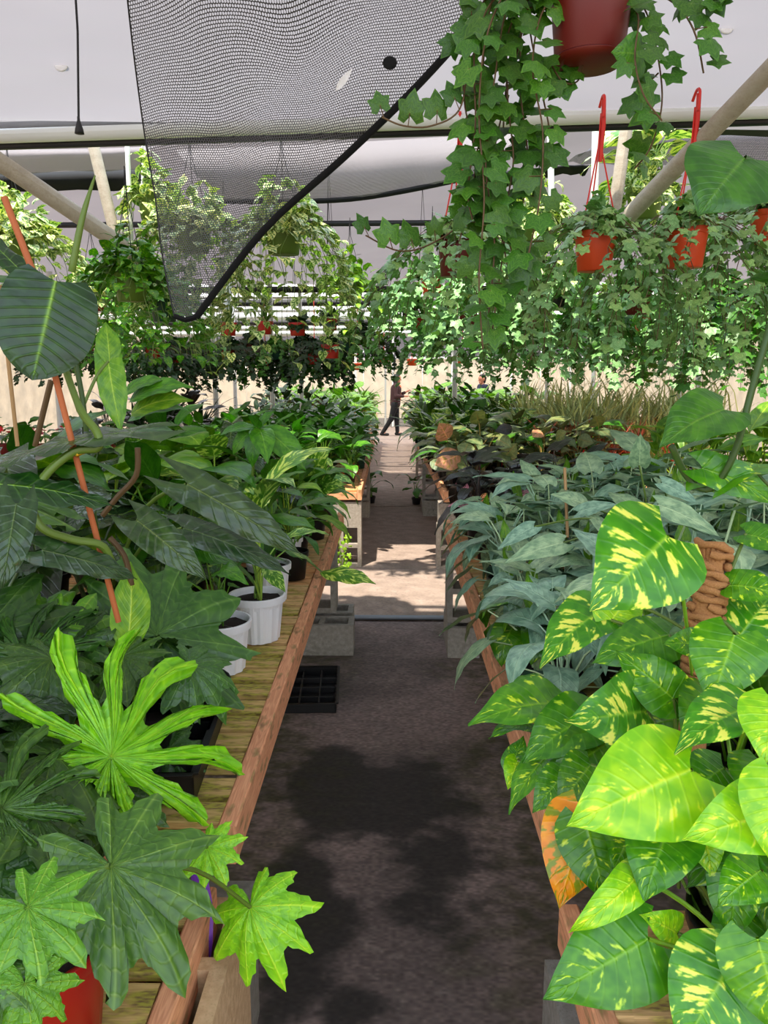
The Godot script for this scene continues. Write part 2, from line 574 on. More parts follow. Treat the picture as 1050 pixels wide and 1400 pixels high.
func mesh_cloth(called: String, open: float, c: Color):
	# a knitted net: dark threads, the holes cut out; one tile is 8 x 8 stitches
	var m := mat(called, Color.WHITE, 0.8)
	var n := noise(0.09, 2, 61)
	m.albedo_texture = painted(128, 128, func(u: float, v: float):
		var x: float = u * 8
		var y: float = v * 8
		var row := int(y)
		x += 0.5 * (row % 2)
		var hx := absf(x - floorf(x) - 0.5 + n.get_noise_2d(u * 128, v * 128) * 0.12)
		var hy := absf(y - floorf(y) - 0.5)
		var hole := maxf(hx / (open * 1.02), hy / (open * 1.08)) < 1.0 and hx + hy < open * 1.7
		var cc := c * (1.0 + 1.4 * clampf(0.25 - hy, 0, 1))
		return Color(cc.r, cc.g, cc.b, 0.0 if hole else 1.0))
	m.transparency = BaseMaterial3D.TRANSPARENCY_ALPHA_SCISSOR
	m.alpha_scissor_threshold = 0.5
	m.cull_mode = BaseMaterial3D.CULL_DISABLED


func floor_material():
	# dark damp ground of the first aisle: grey-brown mottle, near-black patches at set spots, a little moss at the edges
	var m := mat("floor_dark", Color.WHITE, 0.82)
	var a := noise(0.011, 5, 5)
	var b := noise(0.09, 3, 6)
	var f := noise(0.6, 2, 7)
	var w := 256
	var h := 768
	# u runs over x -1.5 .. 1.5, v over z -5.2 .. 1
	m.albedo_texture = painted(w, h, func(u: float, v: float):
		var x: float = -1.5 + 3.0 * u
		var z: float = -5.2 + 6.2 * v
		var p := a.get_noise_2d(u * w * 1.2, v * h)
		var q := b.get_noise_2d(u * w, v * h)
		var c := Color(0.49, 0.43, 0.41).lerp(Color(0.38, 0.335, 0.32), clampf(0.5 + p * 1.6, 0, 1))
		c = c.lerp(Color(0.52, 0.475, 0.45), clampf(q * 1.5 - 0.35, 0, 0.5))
		var dark_patch := 0.0  # strength of the near-black patches laid at the listed spots
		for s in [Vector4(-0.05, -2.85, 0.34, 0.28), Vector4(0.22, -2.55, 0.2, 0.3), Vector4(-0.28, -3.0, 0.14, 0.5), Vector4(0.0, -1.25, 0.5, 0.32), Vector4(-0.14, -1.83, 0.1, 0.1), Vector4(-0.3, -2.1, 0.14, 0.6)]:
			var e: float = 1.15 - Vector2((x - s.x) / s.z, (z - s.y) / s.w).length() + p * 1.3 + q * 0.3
			dark_patch = maxf(dark_patch, smoothstep(0.0, 0.65, e))
		c = c.lerp(Color(0.115, 0.108, 0.098), dark_patch * 0.78)
		var moss := clampf((absf(x) - 0.22) * 5 + p * 1.5 - 0.1, 0, 1) * clampf(0.4 + q, 0, 1)
		c = c.lerp(Color(0.17, 0.18, 0.07), moss * 0.7)
		var grit := f.get_noise_2d(u * w * 3, v * h * 3)
		return c * (1.0 + grit * 0.35))
	m.heightmap_enabled = true
	m.heightmap_texture = m.albedo_texture
	m.heightmap_scale = 0.3


# ------------------------------------------------------------------ leaves
# a blade lies along +z from its stalk at the origin to its tip at (0, 0, 1); its face looks to +y
func width_at(prof: Array, t: float) -> float:
	for i in range(1, prof.size()):
		if t <= prof[i].x:
			var a: Vector2 = prof[maxi(i - 2, 0)]
			var b: Vector2 = prof[i - 1]
			var c: Vector2 = prof[i]
			var d: Vector2 = prof[mini(i + 1, prof.size() - 1)]
			return maxf(0.0, cubic_interpolate(b.y, c.y, a.y, d.y, (t - b.x) / (c.x - b.x)))
	return 0.0


func blade(prof: Array, lobe: float, bend: float, fold: float, wave: float, twist := 0.0, rows := 9, cols := 4, waves := 2.5) -> Geo:
	var g := Geo.new()
	var at := Vector3.ZERO
	var prev := 0.0
	var ph := rr(0, TAU)
	for j in rows + 1:
		var t := float(j) / rows
		t = lerpf(t, smoothstep(0.0, 1.0, t), 0.35)
		var ang := bend * pow(t, 1.25)
		var along := Vector3(0, -sin(ang), cos(ang))
		at += along * (t - prev)
		prev = t
		var up := Vector3(0, cos(ang), sin(ang))
		var across := Vector3.RIGHT
		if twist != 0.0:
			across = across.rotated(along, twist * t)
			up = up.rotated(along, twist * t)
		var w := width_at(prof, t)
		for i in cols + 1:
			var u := -1.0 + 2.0 * i / cols
			var s := absf(u)
			var back := lobe * pow(s, 1.5) * pow(1.0 - t, 3.0)
			var lift := s * w * sin(fold) - s * s * w * 0.18 + wave * s * s * sin(waves * TAU * t + ph + (2.1 if u > 0 else 0.0))
			g.v.append(at + across * (u * w * cos(fold)) + up * lift - along * back)
			g.uv.append(Vector2((u + 1) / 2, t))
	for j in rows:
		for i in cols:
			var a := j * (cols + 1) + i
			var b := a + cols + 1
			g.ix.append_array([a, b, a + 1, a + 1, b, b + 1])
	# lay the tip on the z axis at 1
	var turn := atan2(at.y, at.z)
	var fit := Transform3D(Basis(Vector3.RIGHT, turn).scaled(Vector3.ONE / at.length()), Vector3.ZERO)
	g.v = fit * g.v
	return g.smooth()


func lobed(lobes: Array, fine: int, rings: int, droop: float, wave: float, swirl := 0.0) -> Geo:
	# lobes: (degrees, radius, mark) round one side from the tip at 0 to the notch at 180; mark is 1 on a lobe's vein, 0 in a gap
	var ring := []
	for p in lobes:
		ring.append(p)
	for i in range(lobes.size() - 2, 0, -1):
		ring.append(Vector3(360.0 - lobes[i].x, lobes[i].y, lobes[i].z))
	var n := ring.size()
	var line := []
	for i in n:
		for k in fine:
			var a: Vector3 = ring[(i + n - 1) % n]
			var b: Vector3 = ring[i]
			var c: Vector3 = ring[(i + 1) % n]
			var d: Vector3 = ring[(i + 2) % n]
			var f := float(k) / fine
			var pts := [a, b, c, d]
			var flat := []
			for q in pts:
				flat.append(Vector2(sin(deg_to_rad(q.x)), cos(deg_to_rad(q.x))) * q.y)
			var m: Vector2 = flat[1].cubic_interpolate(flat[2], flat[0], flat[3], f).lerp(flat[1].lerp(flat[2], f), 0.35)
			line.append(Vector3(m.x, m.y, lerpf(b.z, c.z, f)) if fine < 3 or i == 0 else Vector3(m.x * rr(0.93, 1.05), m.y * rr(0.93, 1.05), lerpf(b.z, c.z, f)))
	var total := line.size()
	var g := Geo.new()
	g.v.append(Vector3.ZERO)
	g.uv.append(Vector2(0.5, 0.02))
	var ph := rr(0, TAU)
	for r in range(1, rings + 1):
		var k := float(r) / rings
		for i in total:
			var p: Vector3 = line[i]
			var q := Vector2(p.x, p.y) * k
			var d := q.length()
			if swirl != 0.0:
				q = q.rotated(swirl * sin(d * 4.0 + 0.5 * sin(p.x * 9.0)) * d)
			var y := -droop * d * d + wave * k * k * sin(i * 2.4 + ph) * 0.6 + wave * k * sin(i * TAU * 3 / total + ph) - (1.0 - p.z) * 0.05 * k
			g.v.append(Vector3(-q.x, y, q.y))
			g.uv.append(Vector2(0.5 * p.z * (1.0 if fine > 1 else 0.9), 0.05 + 0.9 * k))
	for i in total:
		g.ix.append_array([0, 1 + (i + 1) % total, 1 + i])
	for r in rings - 1:
		for i in total:
			var a := 1 + r * total + i
			var b := 1 + r * total + (i + 1) % total
			g.ix.append_array([a, b, a + total, b, b + total, a + total])
	return g.smooth()


func stalked(b: Geo, rise: float, reach: float, size: float, pitch: float, thick := 0.012, arch := 0.35, roll := 0.0) -> ArrayMesh:
	# one leaf with its stalk, from the plant's crown at the origin: the stalk climbs and leans along +z, the blade hangs off its end
	var end := Vector3(0, rise, reach)
	var line := spline([Vector3.ZERO, Vector3(0, rise * (0.5 + arch * 0.4), reach * 0.28), end], 3)
	var g := Geo.new()
	var s := tube_geo(line, [thick, thick * 0.9, thick * 0.8, thick * 0.72, thick * 0.66, thick * 0.6, thick * 0.55], 4, false)
	for i in s.uv.size():
		s.uv[i] = Vector2(0.5, 0.02)
	s.smooth()
	g.add(s)
	g.add(b, Transform3D(Basis(Vector3.RIGHT, pitch) * Basis(Vector3.BACK, roll) * Basis.from_scale(Vector3.ONE * size), end))
	return g.mesh()


func family(called: String, prof: Array, lobe: float, wave: float, fold := 0.25, rows := 9, cols := 4, waves := 2.5):
	# six single blades, from nearly flat to hanging over
	var a := []
	var geo := []
	for b in [0.15, 0.45, 0.75, 1.05, 1.4, 1.9]:
		var q := blade(prof, lobe, b, fold * rr(0.5, 1.3), wave, rr(-0.25, 0.25), rows, cols, waves)
		geo.append(q)
		a.append(q.mesh())
	LEAF[called] = {"blade": a, "geo": geo, "tuft": []}


func tufts(called: String, from: String, rises: Vector2, reaches: Vector2, size: Vector2, pitches: Vector2, count := 6, thick := 0.012):
	var a := []
	for i in count:
		var f := (i + 0.5) / count
		a.append(stalked(LEAF[from].geo[(i * 2 + 1) % 6], lerpf(rises.y, rises.x, f), lerpf(reaches.x, reaches.y, f), rr(size.x, size.y), lerpf(pitches.x, pitches.y, f) + rr(-0.2, 0.2), thick, 0.35, rr(-0.3, 0.3)))
	LEAF[called] = {"blade": LEAF[from].blade, "geo": LEAF[from].geo, "tuft": a}


func V(a) -> Array:
	var out := []
	for i in range(0, a.size(), 2):
		out.append(Vector2(a[i], a[i + 1]))
	return out


func make_leaves():
	family("heart", V([0, .20, .08, .36, .2, .425, .38, .41, .6, .30, .8, .155, .93, .05, 1, 0]), 0.20, 0.022, 0.26, 14, 6)
	family("arrow", V([0, .13, .1, .185, .25, .205, .45, .20, .65, .16, .83, .085, .95, .025, 1, 0]), 0.33, 0.026, 0.16, 16, 6, 4.5)
	family("oval", V([0, .25, .07, .36, .2, .41, .42, .435, .65, .39, .83, .27, .94, .14, 1, 0]), 0.09, 0.012, 0.12, 14, 6)
	family("lance", V([0, .02, .1, .09, .3, .165, .5, .175, .7, .13, .88, .055, 1, 0]), 0.0, 0.016, 0.25, 9, 4)
	family("broad", V([0, .06, .1, .18, .3, .26, .5, .26, .7, .19, .88, .075, 1, 0]), 0.02, 0.018, 0.22, 9, 4)
	family("silver", V([0, .13, .08, .20, .22, .245, .4, .225, .6, .165, .8, .09, .93, .03, 1, 0]), 0.14, 0.014, 0.24, 9, 4)
	family("small_heart", V([0, .22, .15, .40, .35, .42, .6, .29, .85, .1, 1, 0]), 0.16, 0.02, 0.25, 6, 4)
	family("grass", V([0, .016, .3, .018, .7, .012, 1, 0]), 0.0, 0.0, 0.5, 6, 2)
	family("strap", V([0, .03, .2, .045, .5, .042, .8, .02, 1, 0]), 0.0, 0.004, 0.5, 7, 2)
	tufts("arrow_tuft", "arrow", Vector2(0.45, 1.0), Vector2(0.15, 0.5), Vector2(0.48, 0.7), Vector2(0.2, 0.9), 7, 0.016)
	tufts("lance_tuft", "lance", Vector2(0.3, 0.9), Vector2(0.06, 0.35), Vector2(0.45, 0.65), Vector2(-0.5, 0.7), 8)
	tufts("broad_tuft", "broad", Vector2(0.35, 0.9), Vector2(0.06, 0.4), Vector2(0.45, 0.66), Vector2(-0.4, 0.7), 8)
	tufts("silver_tuft", "silver", Vector2(0.3, 0.95), Vector2(0.08, 0.55), Vector2(0.42, 0.6), Vector2(-0.1, 0.9), 8)
	tufts("heart_tuft", "heart", Vector2(0.3, 1.0), Vector2(0.15, 0.7), Vector2(0.5, 0.75), Vector2(0.1, 1.1), 8)
	tufts("grass_tuft", "grass", Vector2(0.02, 0.05), Vector2(0.01, 0.02), Vector2(0.7, 1.05), Vector2(-1.4, -0.75), 8, 0.006)
	tufts("strap_tuft", "strap", Vector2(0.02, 0.05), Vector2(0.01, 0.02), Vector2(0.7, 1.05), Vector2(-1.25, -0.35), 8, 0.01)
	# split leaves of the tree philodendrons
	var finger := []
	var fingers := [[0, 1.0, .062], [27, .96, .06], [56, .88, .06], [90, .72, .058], [128, .44, .055], [163, .32, .045]]
	for i in fingers.size():
		var q: Array = fingers[i]
		var down := [[1.0, 0.0, 1.0], [.96, .42, .6], [.85, 1.15, .45], [.72, .7, .5], [.58, 1.2, .4], [.44, .85, .35]]
		if i > 0:
			for k in range(5, 0, -1):
				finger.append(Vector3(q[0] - rad_to_deg(atan2(down[k][1] * q[2], down[k][0] * q[1])), Vector2(down[k][0] * q[1], down[k][1] * q[2]).length(), down[k][2]))
		for k in 6:
			finger.append(Vector3(q[0] + rad_to_deg(atan2(down[k][1] * q[2], down[k][0] * q[1])), Vector2(down[k][0] * q[1], down[k][1] * q[2]).length(), down[k][2]))
		if i < 5:
			finger.append(Vector3((q[0] + fingers[i + 1][0]) / 2.0, [.33, .31, .25, .18, .12][i], 0))
	finger.append(Vector3(180, .04, .2))
	var split := [Vector3(0, 1, 1), Vector3(8, .8, .6), Vector3(14, .62, 0), Vector3(22, .70, .5), Vector3(31, .90, 1), Vector3(40, .74, .6), Vector3(50, .55, 0), Vector3(60, .64, .6), Vector3(70, .84, 1), Vector3(80, .66, .6), Vector3(92, .46, 0), Vector3(102, .56, .6), Vector3(112, .70, 1), Vector3(124, .56, .6), Vector3(136, .42, 0), Vector3(148, .56, 1), Vector3(160, .48, .6), Vector3(171, .22, .3), Vector3(180, .04, .2)]
	for k in [["finger", finger, 0.075], ["split", split, 0.03]]:
		var a := []
		var geo := []
		for d in [0.1, 0.3, 0.5, 0.75, 1.1, 0.2]:
			var q := lobed(k[1], 2 if k[0] == "finger" else 3, 6, d * 0.7, k[2], 0.16 if k[0] == "finger" else 0.05)
			geo.append(q)
			a.append(q.mesh())
		LEAF[k[0]] = {"blade": a, "geo": geo, "tuft": []}
	tufts("split_tuft", "split", Vector2(0.35, 1.0), Vector2(0.2, 0.7), Vector2(0.45, 0.7), Vector2(0.0, 1.0), 7, 0.018)
	# ivy: five points
	var ivy := [Vector3(0, 1, 1), Vector3(17, .74, .4), Vector3(32, .62, 0), Vector3(46, .76, .5), Vector3(57, .88, 1), Vector3(74, .66, .3), Vector3(90, .56, 0), Vector3(116, .70, 1), Vector3(146, .54, .5), Vector3(180, .14, .2)]
	var a := []
	var geo := []
	for d in [0.1, 0.3, 0.45, 0.2, 0.55, 0.35]:
		var q := lobed(ivy, 1, 1, d, 0.03)
		geo.append(q)
		a.append(q.mesh())
	LEAF["ivy"] = {"blade": a, "geo": geo, "tuft": []}


# ------------------------------------------------------------------ plants
func frame_of(from: Vector3, to: Vector3, face: Vector3, roll := 0.0, wide := 1.0) -> Transform3D:
	# a leaf laid from its stalk to its tip, its face turned as near as may be to «face»
	var z := (to - from)
	var size := z.length()
	z /= size
	var y := (face - z * face.dot(z)).normalized()
	y = y.rotated(z, roll)
	var x := y.cross(z)
	return Transform3D(Basis(x * size * wide, y * size, z * size), from)


func hero(plant: Node3D, kind: String, shape: int, material: String, bx, by, bd, tx, ty, td, wide := 1.0, roll := 0.0, look := 0.55, label := "") -> MeshInstance3D:
	# one large leaf of a near plant, at its place, with a stalk back to the plant
	var b := P(bx, by, bd)
	var t := P(tx, ty, td)
	var face := Vector3.UP.lerp((EYE - b).normalized(), look)
	var o := put_world(plant, "leaf", LEAF[kind].blade[shape], M[material], frame_of(b, t, face, deg_to_rad(roll), wide))
	if label != "":
		o.set_meta("label", label)
	return o


func stalk(leaf: MeshInstance3D, plant: Node3D, root: Vector3, bend := 0.3, r := 0.005, material := "stem_green"):
	# the leaf's own stalk, from the plant's crown (in world space) to the blade
	var g := plant.transform * leaf.transform
	var inv := g.affine_inverse()
	var a := root
	var b := g.origin
	var mid := a.lerp(b, 0.55) + Vector3.UP * a.distance_to(b) * bend
	var line := []
	for p in spline([a, mid, b], 6):
		line.append(inv.basis.orthonormalized() * (p - b))
	var m := tube(line, r, 6, false)
	var o := MeshInstance3D.new()
	o.name = "stalk"
	o.mesh = m
	o.material_override = M[material]
	leaf.add_child(o, true)
	o.transform = Transform3D(inv.basis * inv.basis.orthonormalized().inverse(), Vector3.ZERO)


func tuft(plant: Node3D, kind: String, material: String, count: int, size: float, y := 0.0, jitter := 0.015, lean := 0.25):
	# leaves in a whorl round the plant's crown, the old ones low and outside
	var shapes: Array = LEAF[kind].tuft
	for i in count:
		var f := (i + 0.5) / count
		var m: Mesh = shapes[clampi(int(f * shapes.size()), 0, shapes.size() - 1)]
		var basis := Basis(Vector3.UP, i * 2.399 + rr(-0.4, 0.4)) * Basis(Vector3.RIGHT, rr(-lean, lean) * 0.6) * Basis(Vector3.BACK, rr(-lean, lean) * 0.5)
		var mm = M.get("%s_%d" % [material, rng.randi() % 4], M[material])
		put(plant, "leaf", m, mm, Transform3D(basis.scaled(Vector3.ONE * size * rr(0.75, 1.15)), Vector3(rr(-jitter, jitter), y, rr(-jitter, jitter))))


func pot(plant: Node3D, r: float, h: float, material: String, rim := 0.012, flutes := 0, y := 0.0):
	var k := 0.78
	var body := [Vector2(0, 0), Vector2(r * k, 0), Vector2(r * 0.93, h - rim * 2.2), Vector2(r * 0.95, h - rim * 2.2), Vector2(r * 1.02, h - rim * 2.1), Vector2(r * 1.04, h - 0.003), Vector2(r * 1.03, h), Vector2(r * 0.97, h), Vector2(r * 0.94, h - 0.01), Vector2(r * 0.9, h * 0.75)]
	var key := "pot %f %f %d" % [r, h, flutes]
	if not LEAF.has(key):
		LEAF[key] = lathe(body, 24 if flutes == 0 else 48, 0.004, flutes)
		LEAF[key + "soil"] = disc(r * 0.93, 0.006)
	var p := put(plant, "pot", LEAF[key], M[material], Transform3D(Basis(), Vector3(0, y, 0)))
	put(plant, "soil", LEAF[key + "soil"], M["soil"], Transform3D(Basis(), Vector3(0, y + h * 0.86, 0)))
	return p


# ------------------------------------------------------------------ the greenhouse
func setting():
	# floor: damp dark ground in the first aisle, a paler slab from the strip on, gravelly ground under the benches
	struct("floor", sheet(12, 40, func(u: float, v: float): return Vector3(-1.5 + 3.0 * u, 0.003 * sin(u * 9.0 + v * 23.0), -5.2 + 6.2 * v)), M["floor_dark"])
	var paving := struct("floor", slab(Vector3(-7, -0.14, -24), Vector3(7, -0.004, 3)), M["concrete"])
	# poured slabs of the far aisle, each its own
	var z := -5.22
	for i in 7:
		var l: float = [1.42, 1.5, 1.62, 1.9, 2.3, 2.9, 3.4][i]
		var s := put(paving, "slab", slab(Vector3(-1.1, -0.003, z - l + 0.012), Vector3(1.1, [0.006, 0.010, 0.004, 0.012, 0.006, 0.010, 0.006][i], z)), M["concrete"])
		z -= l
	var strip := put(self, "steel_strip", tube([Vector3(-0.75, 0.02, -5.215), Vector3(0.75, 0.02, -5.205)], 0.018, 8), M["grey_steel"])
	tag(strip, "thin grey steel pipe lying across the aisle where the dark ground meets pale concrete", "pipe")
	# roof: translucent film in three bays; between the first two the roof stands open; behind the camera it is cut short to let sky light in
	var r := noise(0.7, 3, 91)
	struct("ceiling", sheet(24, 26, func(u: float, v: float):
		var zz := 0.9 - 5.26 * v
		var x := -7.0 + 14.0 * u
		return Vector3(x, roof_height(x, zz) + r.get_noise_2d(x * 1.2, zz * 1.2) * 0.05 * minf(1.0, 4.0 * (1.0 - v)), zz)), M["film"])
	# the gathered hem of the film along the first pipe
	struct("trim_1", tube([P(-500, 186, 4.55), P(300, 160, 4.45), P(700, 142, 4.4), P(1050, 132, 4.35), P(1700, 112, 4.25)], [0.035, 0.035, 0.045, 0.045, 0.04], 10), M["film"])
	struct("ceiling", sheet(24, 20, func(u: float, v: float):
		var zz := -6.3 - 5.7 * v
		var x := -7.0 + 14.0 * u
		return Vector3(x, 3.55 - 0.62 * v + 0.09 * sin(u * 40.0) * (1.0 - v) + r.get_noise_2d(x, zz) * 0.1 + 0.12 * v * (u - 0.5), zz)), M["film_grey"])
	struct("ceiling", sheet(20, 20, func(u: float, v: float):
		var zz := -12.2 - 11.6 * v
		var x := -7.0 + 14.0 * u
		return Vector3(x, 3.0 + 1.1 * sin(v * PI) + r.get_noise_2d(x, zz) * 0.06, zz)), M["film_clear"])
	struct("wall_left", slab(Vector3(-7.03, -0.1, -24), Vector3(-7, 3.6, 3.2)), M["film_wall"])
	struct("wall_right", slab(Vector3(7, -0.1, -24), Vector3(7.03, 3.6, 3.2)), M["film_wall"])
	# far wall: cream sheets between white posts over a low sill
	var far := Node3D.new()
	far.name = "wall_far"
	far.position = Vector3(0, 0, -23.9)
	far.set_meta("kind", "structure")
	add_child(far)
	for i in 16:
		var x := -6.6 + i * 0.88
		put(far, "panel", slab(Vector3(x - 0.43, 0.25 + 0.004 * (i % 3), -0.03), Vector3(x + 0.43, 2.0, -0.012 + 0.006 * (i % 2))), M["film_wall"])
		put(far, "upper_panel", slab(Vector3(x - 0.43, 2.06, -0.03), Vector3(x + 0.43, 3.1, -0.015)), M["film"])
		if i % 2 == 0:
			put(far, "post", slab(Vector3(x - 0.47, 0, -0.01), Vector3(x - 0.41, 3.1, 0.05)), M["pipe_white"])
	put(far, "sill", slab(Vector3(-7, 0, -0.05), Vector3(7, 0.26, 0.03)), M["block_old"])
	put(far, "girt", slab(Vector3(-7, 2.0, -0.03), Vector3(7, 2.07, 0.04)), M["pipe_white"])
	pipes()
	cloths()


func roof_height(x: float, z: float) -> float:
	if z > -5.0:
		return 2.94 + 1.35 * (1.0 - absf(z + 0.4) / 3.96) - 0.015 * x
	return 3.55 - 0.62 * (-6.3 - z) / 5.7


func roof_at(px: float, py: float, from: float) -> Vector3:
	var d := from
	while d < 12.0:
		var p := P(px, py, d)
		if p.y > roof_height(p.x, p.z):
			return p
		d += 0.01
	return P(px, py, from)


func pipe(a: Vector3, b: Vector3, r: float, material: String, label: String, group := ""):
	var m := a.lerp(b, 0.5)
	var o := put(self, "roof_pipe", tube([a - m, b - m], r, 12, true, 1.0), M[material], Transform3D(Basis(), m))
	tag(o, label, "pipe", group)
	return o


func pipes():
	pipe(P(-420, 200, 4.45), P(1500, 137, 4.15), 0.036, "pipe_white", "pale steel pipe running across under the near roof film, carrying the red hangers")
	pipe(P(-420, 213, 4.5), P(1500, 151, 4.2), 0.022, "pipe_dark", "thin black pipe hung right beneath the pale cross pipe")
	pipe(P(-220, 72, 3.7), P(206, 362, 4.7), 0.045, "pipe_worn", "speckled grey diagonal brace sloping down past the variegated basket at the left")
	pipe(P(1190, -45, 3.3), P(850, 305, 4.6), 0.045, "pipe_worn", "speckled grey diagonal brace sloping down behind the heart-shaped leaf at the right")
	pipe(P(128, 200, 4.75), P(163, 345, 4.75), 0.033, "pipe_worn", "rusty tan strut from the cross pipe down to the left brace")
	pipe(P(858, 165, 4.6), P(838, 300, 4.6), 0.036, "pipe_worn", "rusty tan strut in front of the cream-leaved plant, right of the red hanger")
	pipe(P(174, 200, 4.9), P(180, 345, 4.9), 0.014, "pipe_white", "slim white upright just right of the rusty left strut")
	pipe(P(196, 200, 5.0), P(195, 262, 5.0), 0.010, "pipe_white", "thinnest white rod between the slim upright and the hanging net")
	pipe(P(752, 180, 4.7), P(754, 270, 4.7), 0.018, "pipe_white", "short white upright beside the trailing ivy, left of the red hanger")
	pipe(P(815, 165, 4.7), P(812, 300, 4.7), 0.022, "pipe_white", "white upright right behind the red hanger of the orange ivy pot")
	pipe(P(311, 365, 7.6), P(307, 425, 7.6), 0.055, "pipe_white", "stout cream upright seen below the tip of the hanging net")
	# cross members of the far bays
	pipe(P(-300, 310, 7.2), P(1400, 300, 7.0), 0.024, "pipe_dark", "black cross pipe under the grey film, nearest of the far ones")
	var rows := [[396, 11.6, 0.045, "pipe_dark"], [406, 12.2, 0.03, "pipe_white"], [414, 13.0, 0.055, "pipe_dark"], [424, 13.6, 0.035, "pipe_white"], [433, 14.6, 0.05, "pipe_white"], [441, 15.8, 0.055, "pipe_dark"], [449, 17.2, 0.05, "galvanised"], [456, 18.6, 0.06, "galvanised"]]
	for i in rows.size():
		var q: Array = rows[i]
		pipe(P(-400, q[0] + 3, q[1]), P(1450, q[0] - 4, q[1] - 0.15), q[2], q[3], "%s cross pipe under the far roof, %s from the top of the stack of pipes" % ["black" if q[3] == "pipe_dark" else "pale", ORD[i]])
	var px := [78, 205, 294, 321, 372, 412, 486, 527, 622, 748, 811, 930, 955]
	for i in px.size():
		var d: float = [11.0, 13.5, 11.95, 12.5, 11.92, 11.96, 19.5, 22.5, 11.95, 11.93, 15.0, 10.0, 11.4][i]
		var foot := P(px[i], 520, d)
		var o := put(self, "bay_post", tube([Vector3.ZERO, Vector3(0, 3.0, 0)], 0.03 if i % 2 else 0.038, 10), M["galvanised" if i % 3 else "pipe_white"], Transform3D(Basis(), Vector3(foot.x, 0, foot.z)))
		tag(o, "slim steel roof post far back in the greenhouse, %s post from the left wall" % ORD[i], "post", "roof posts of the far bays")
	# valve on a black feed line, hanging from the roof at the left
	var line := thing("feed_line", "thin black feed line hanging from the roof film, a small bell weight at its end", "cord", P(108, 172, 3.4))
	var top: Vector3 = P(100, -60, 3.4) - line.position
	put(line, "cord", tube([Vector3(0, 0.02, 0), top.lerp(Vector3(0, 0.02, 0), 0.45) + Vector3(0.008, 0, 0), top], 0.0045, 6), M["cord_black"])
	put(line, "weight", lathe([Vector2(0, -0.03), Vector2(0.019, -0.03), Vector2(0.016, -0.012), Vector2(0.006, 0.02), Vector2(0.005, 0.035), Vector2(0, 0.036)], 12), M["black_dusty"])
	for k in [[84, 90, 1.5, "pale round vent patch on the roof film, beside the black feed line"], [993, 38, 1.5, "pale round vent patch on the roof film above the right brace"], [490, 345, 6.3, "small bright round hole patch in the grey film over the yellow-green basket"]]:
		var v := put(self, "vent_patch", lathe([Vector2(0, -0.006), Vector2(0.027, -0.006), Vector2(0.03, 0), Vector2(0.027, 0.006), Vector2(0, 0.008)], 20), M["white_plastic"], Transform3D(Basis(Vector3.RIGHT, 1.25), roof_at(k[0], k[1], k[2])))
		tag(v, k[3], "vent")


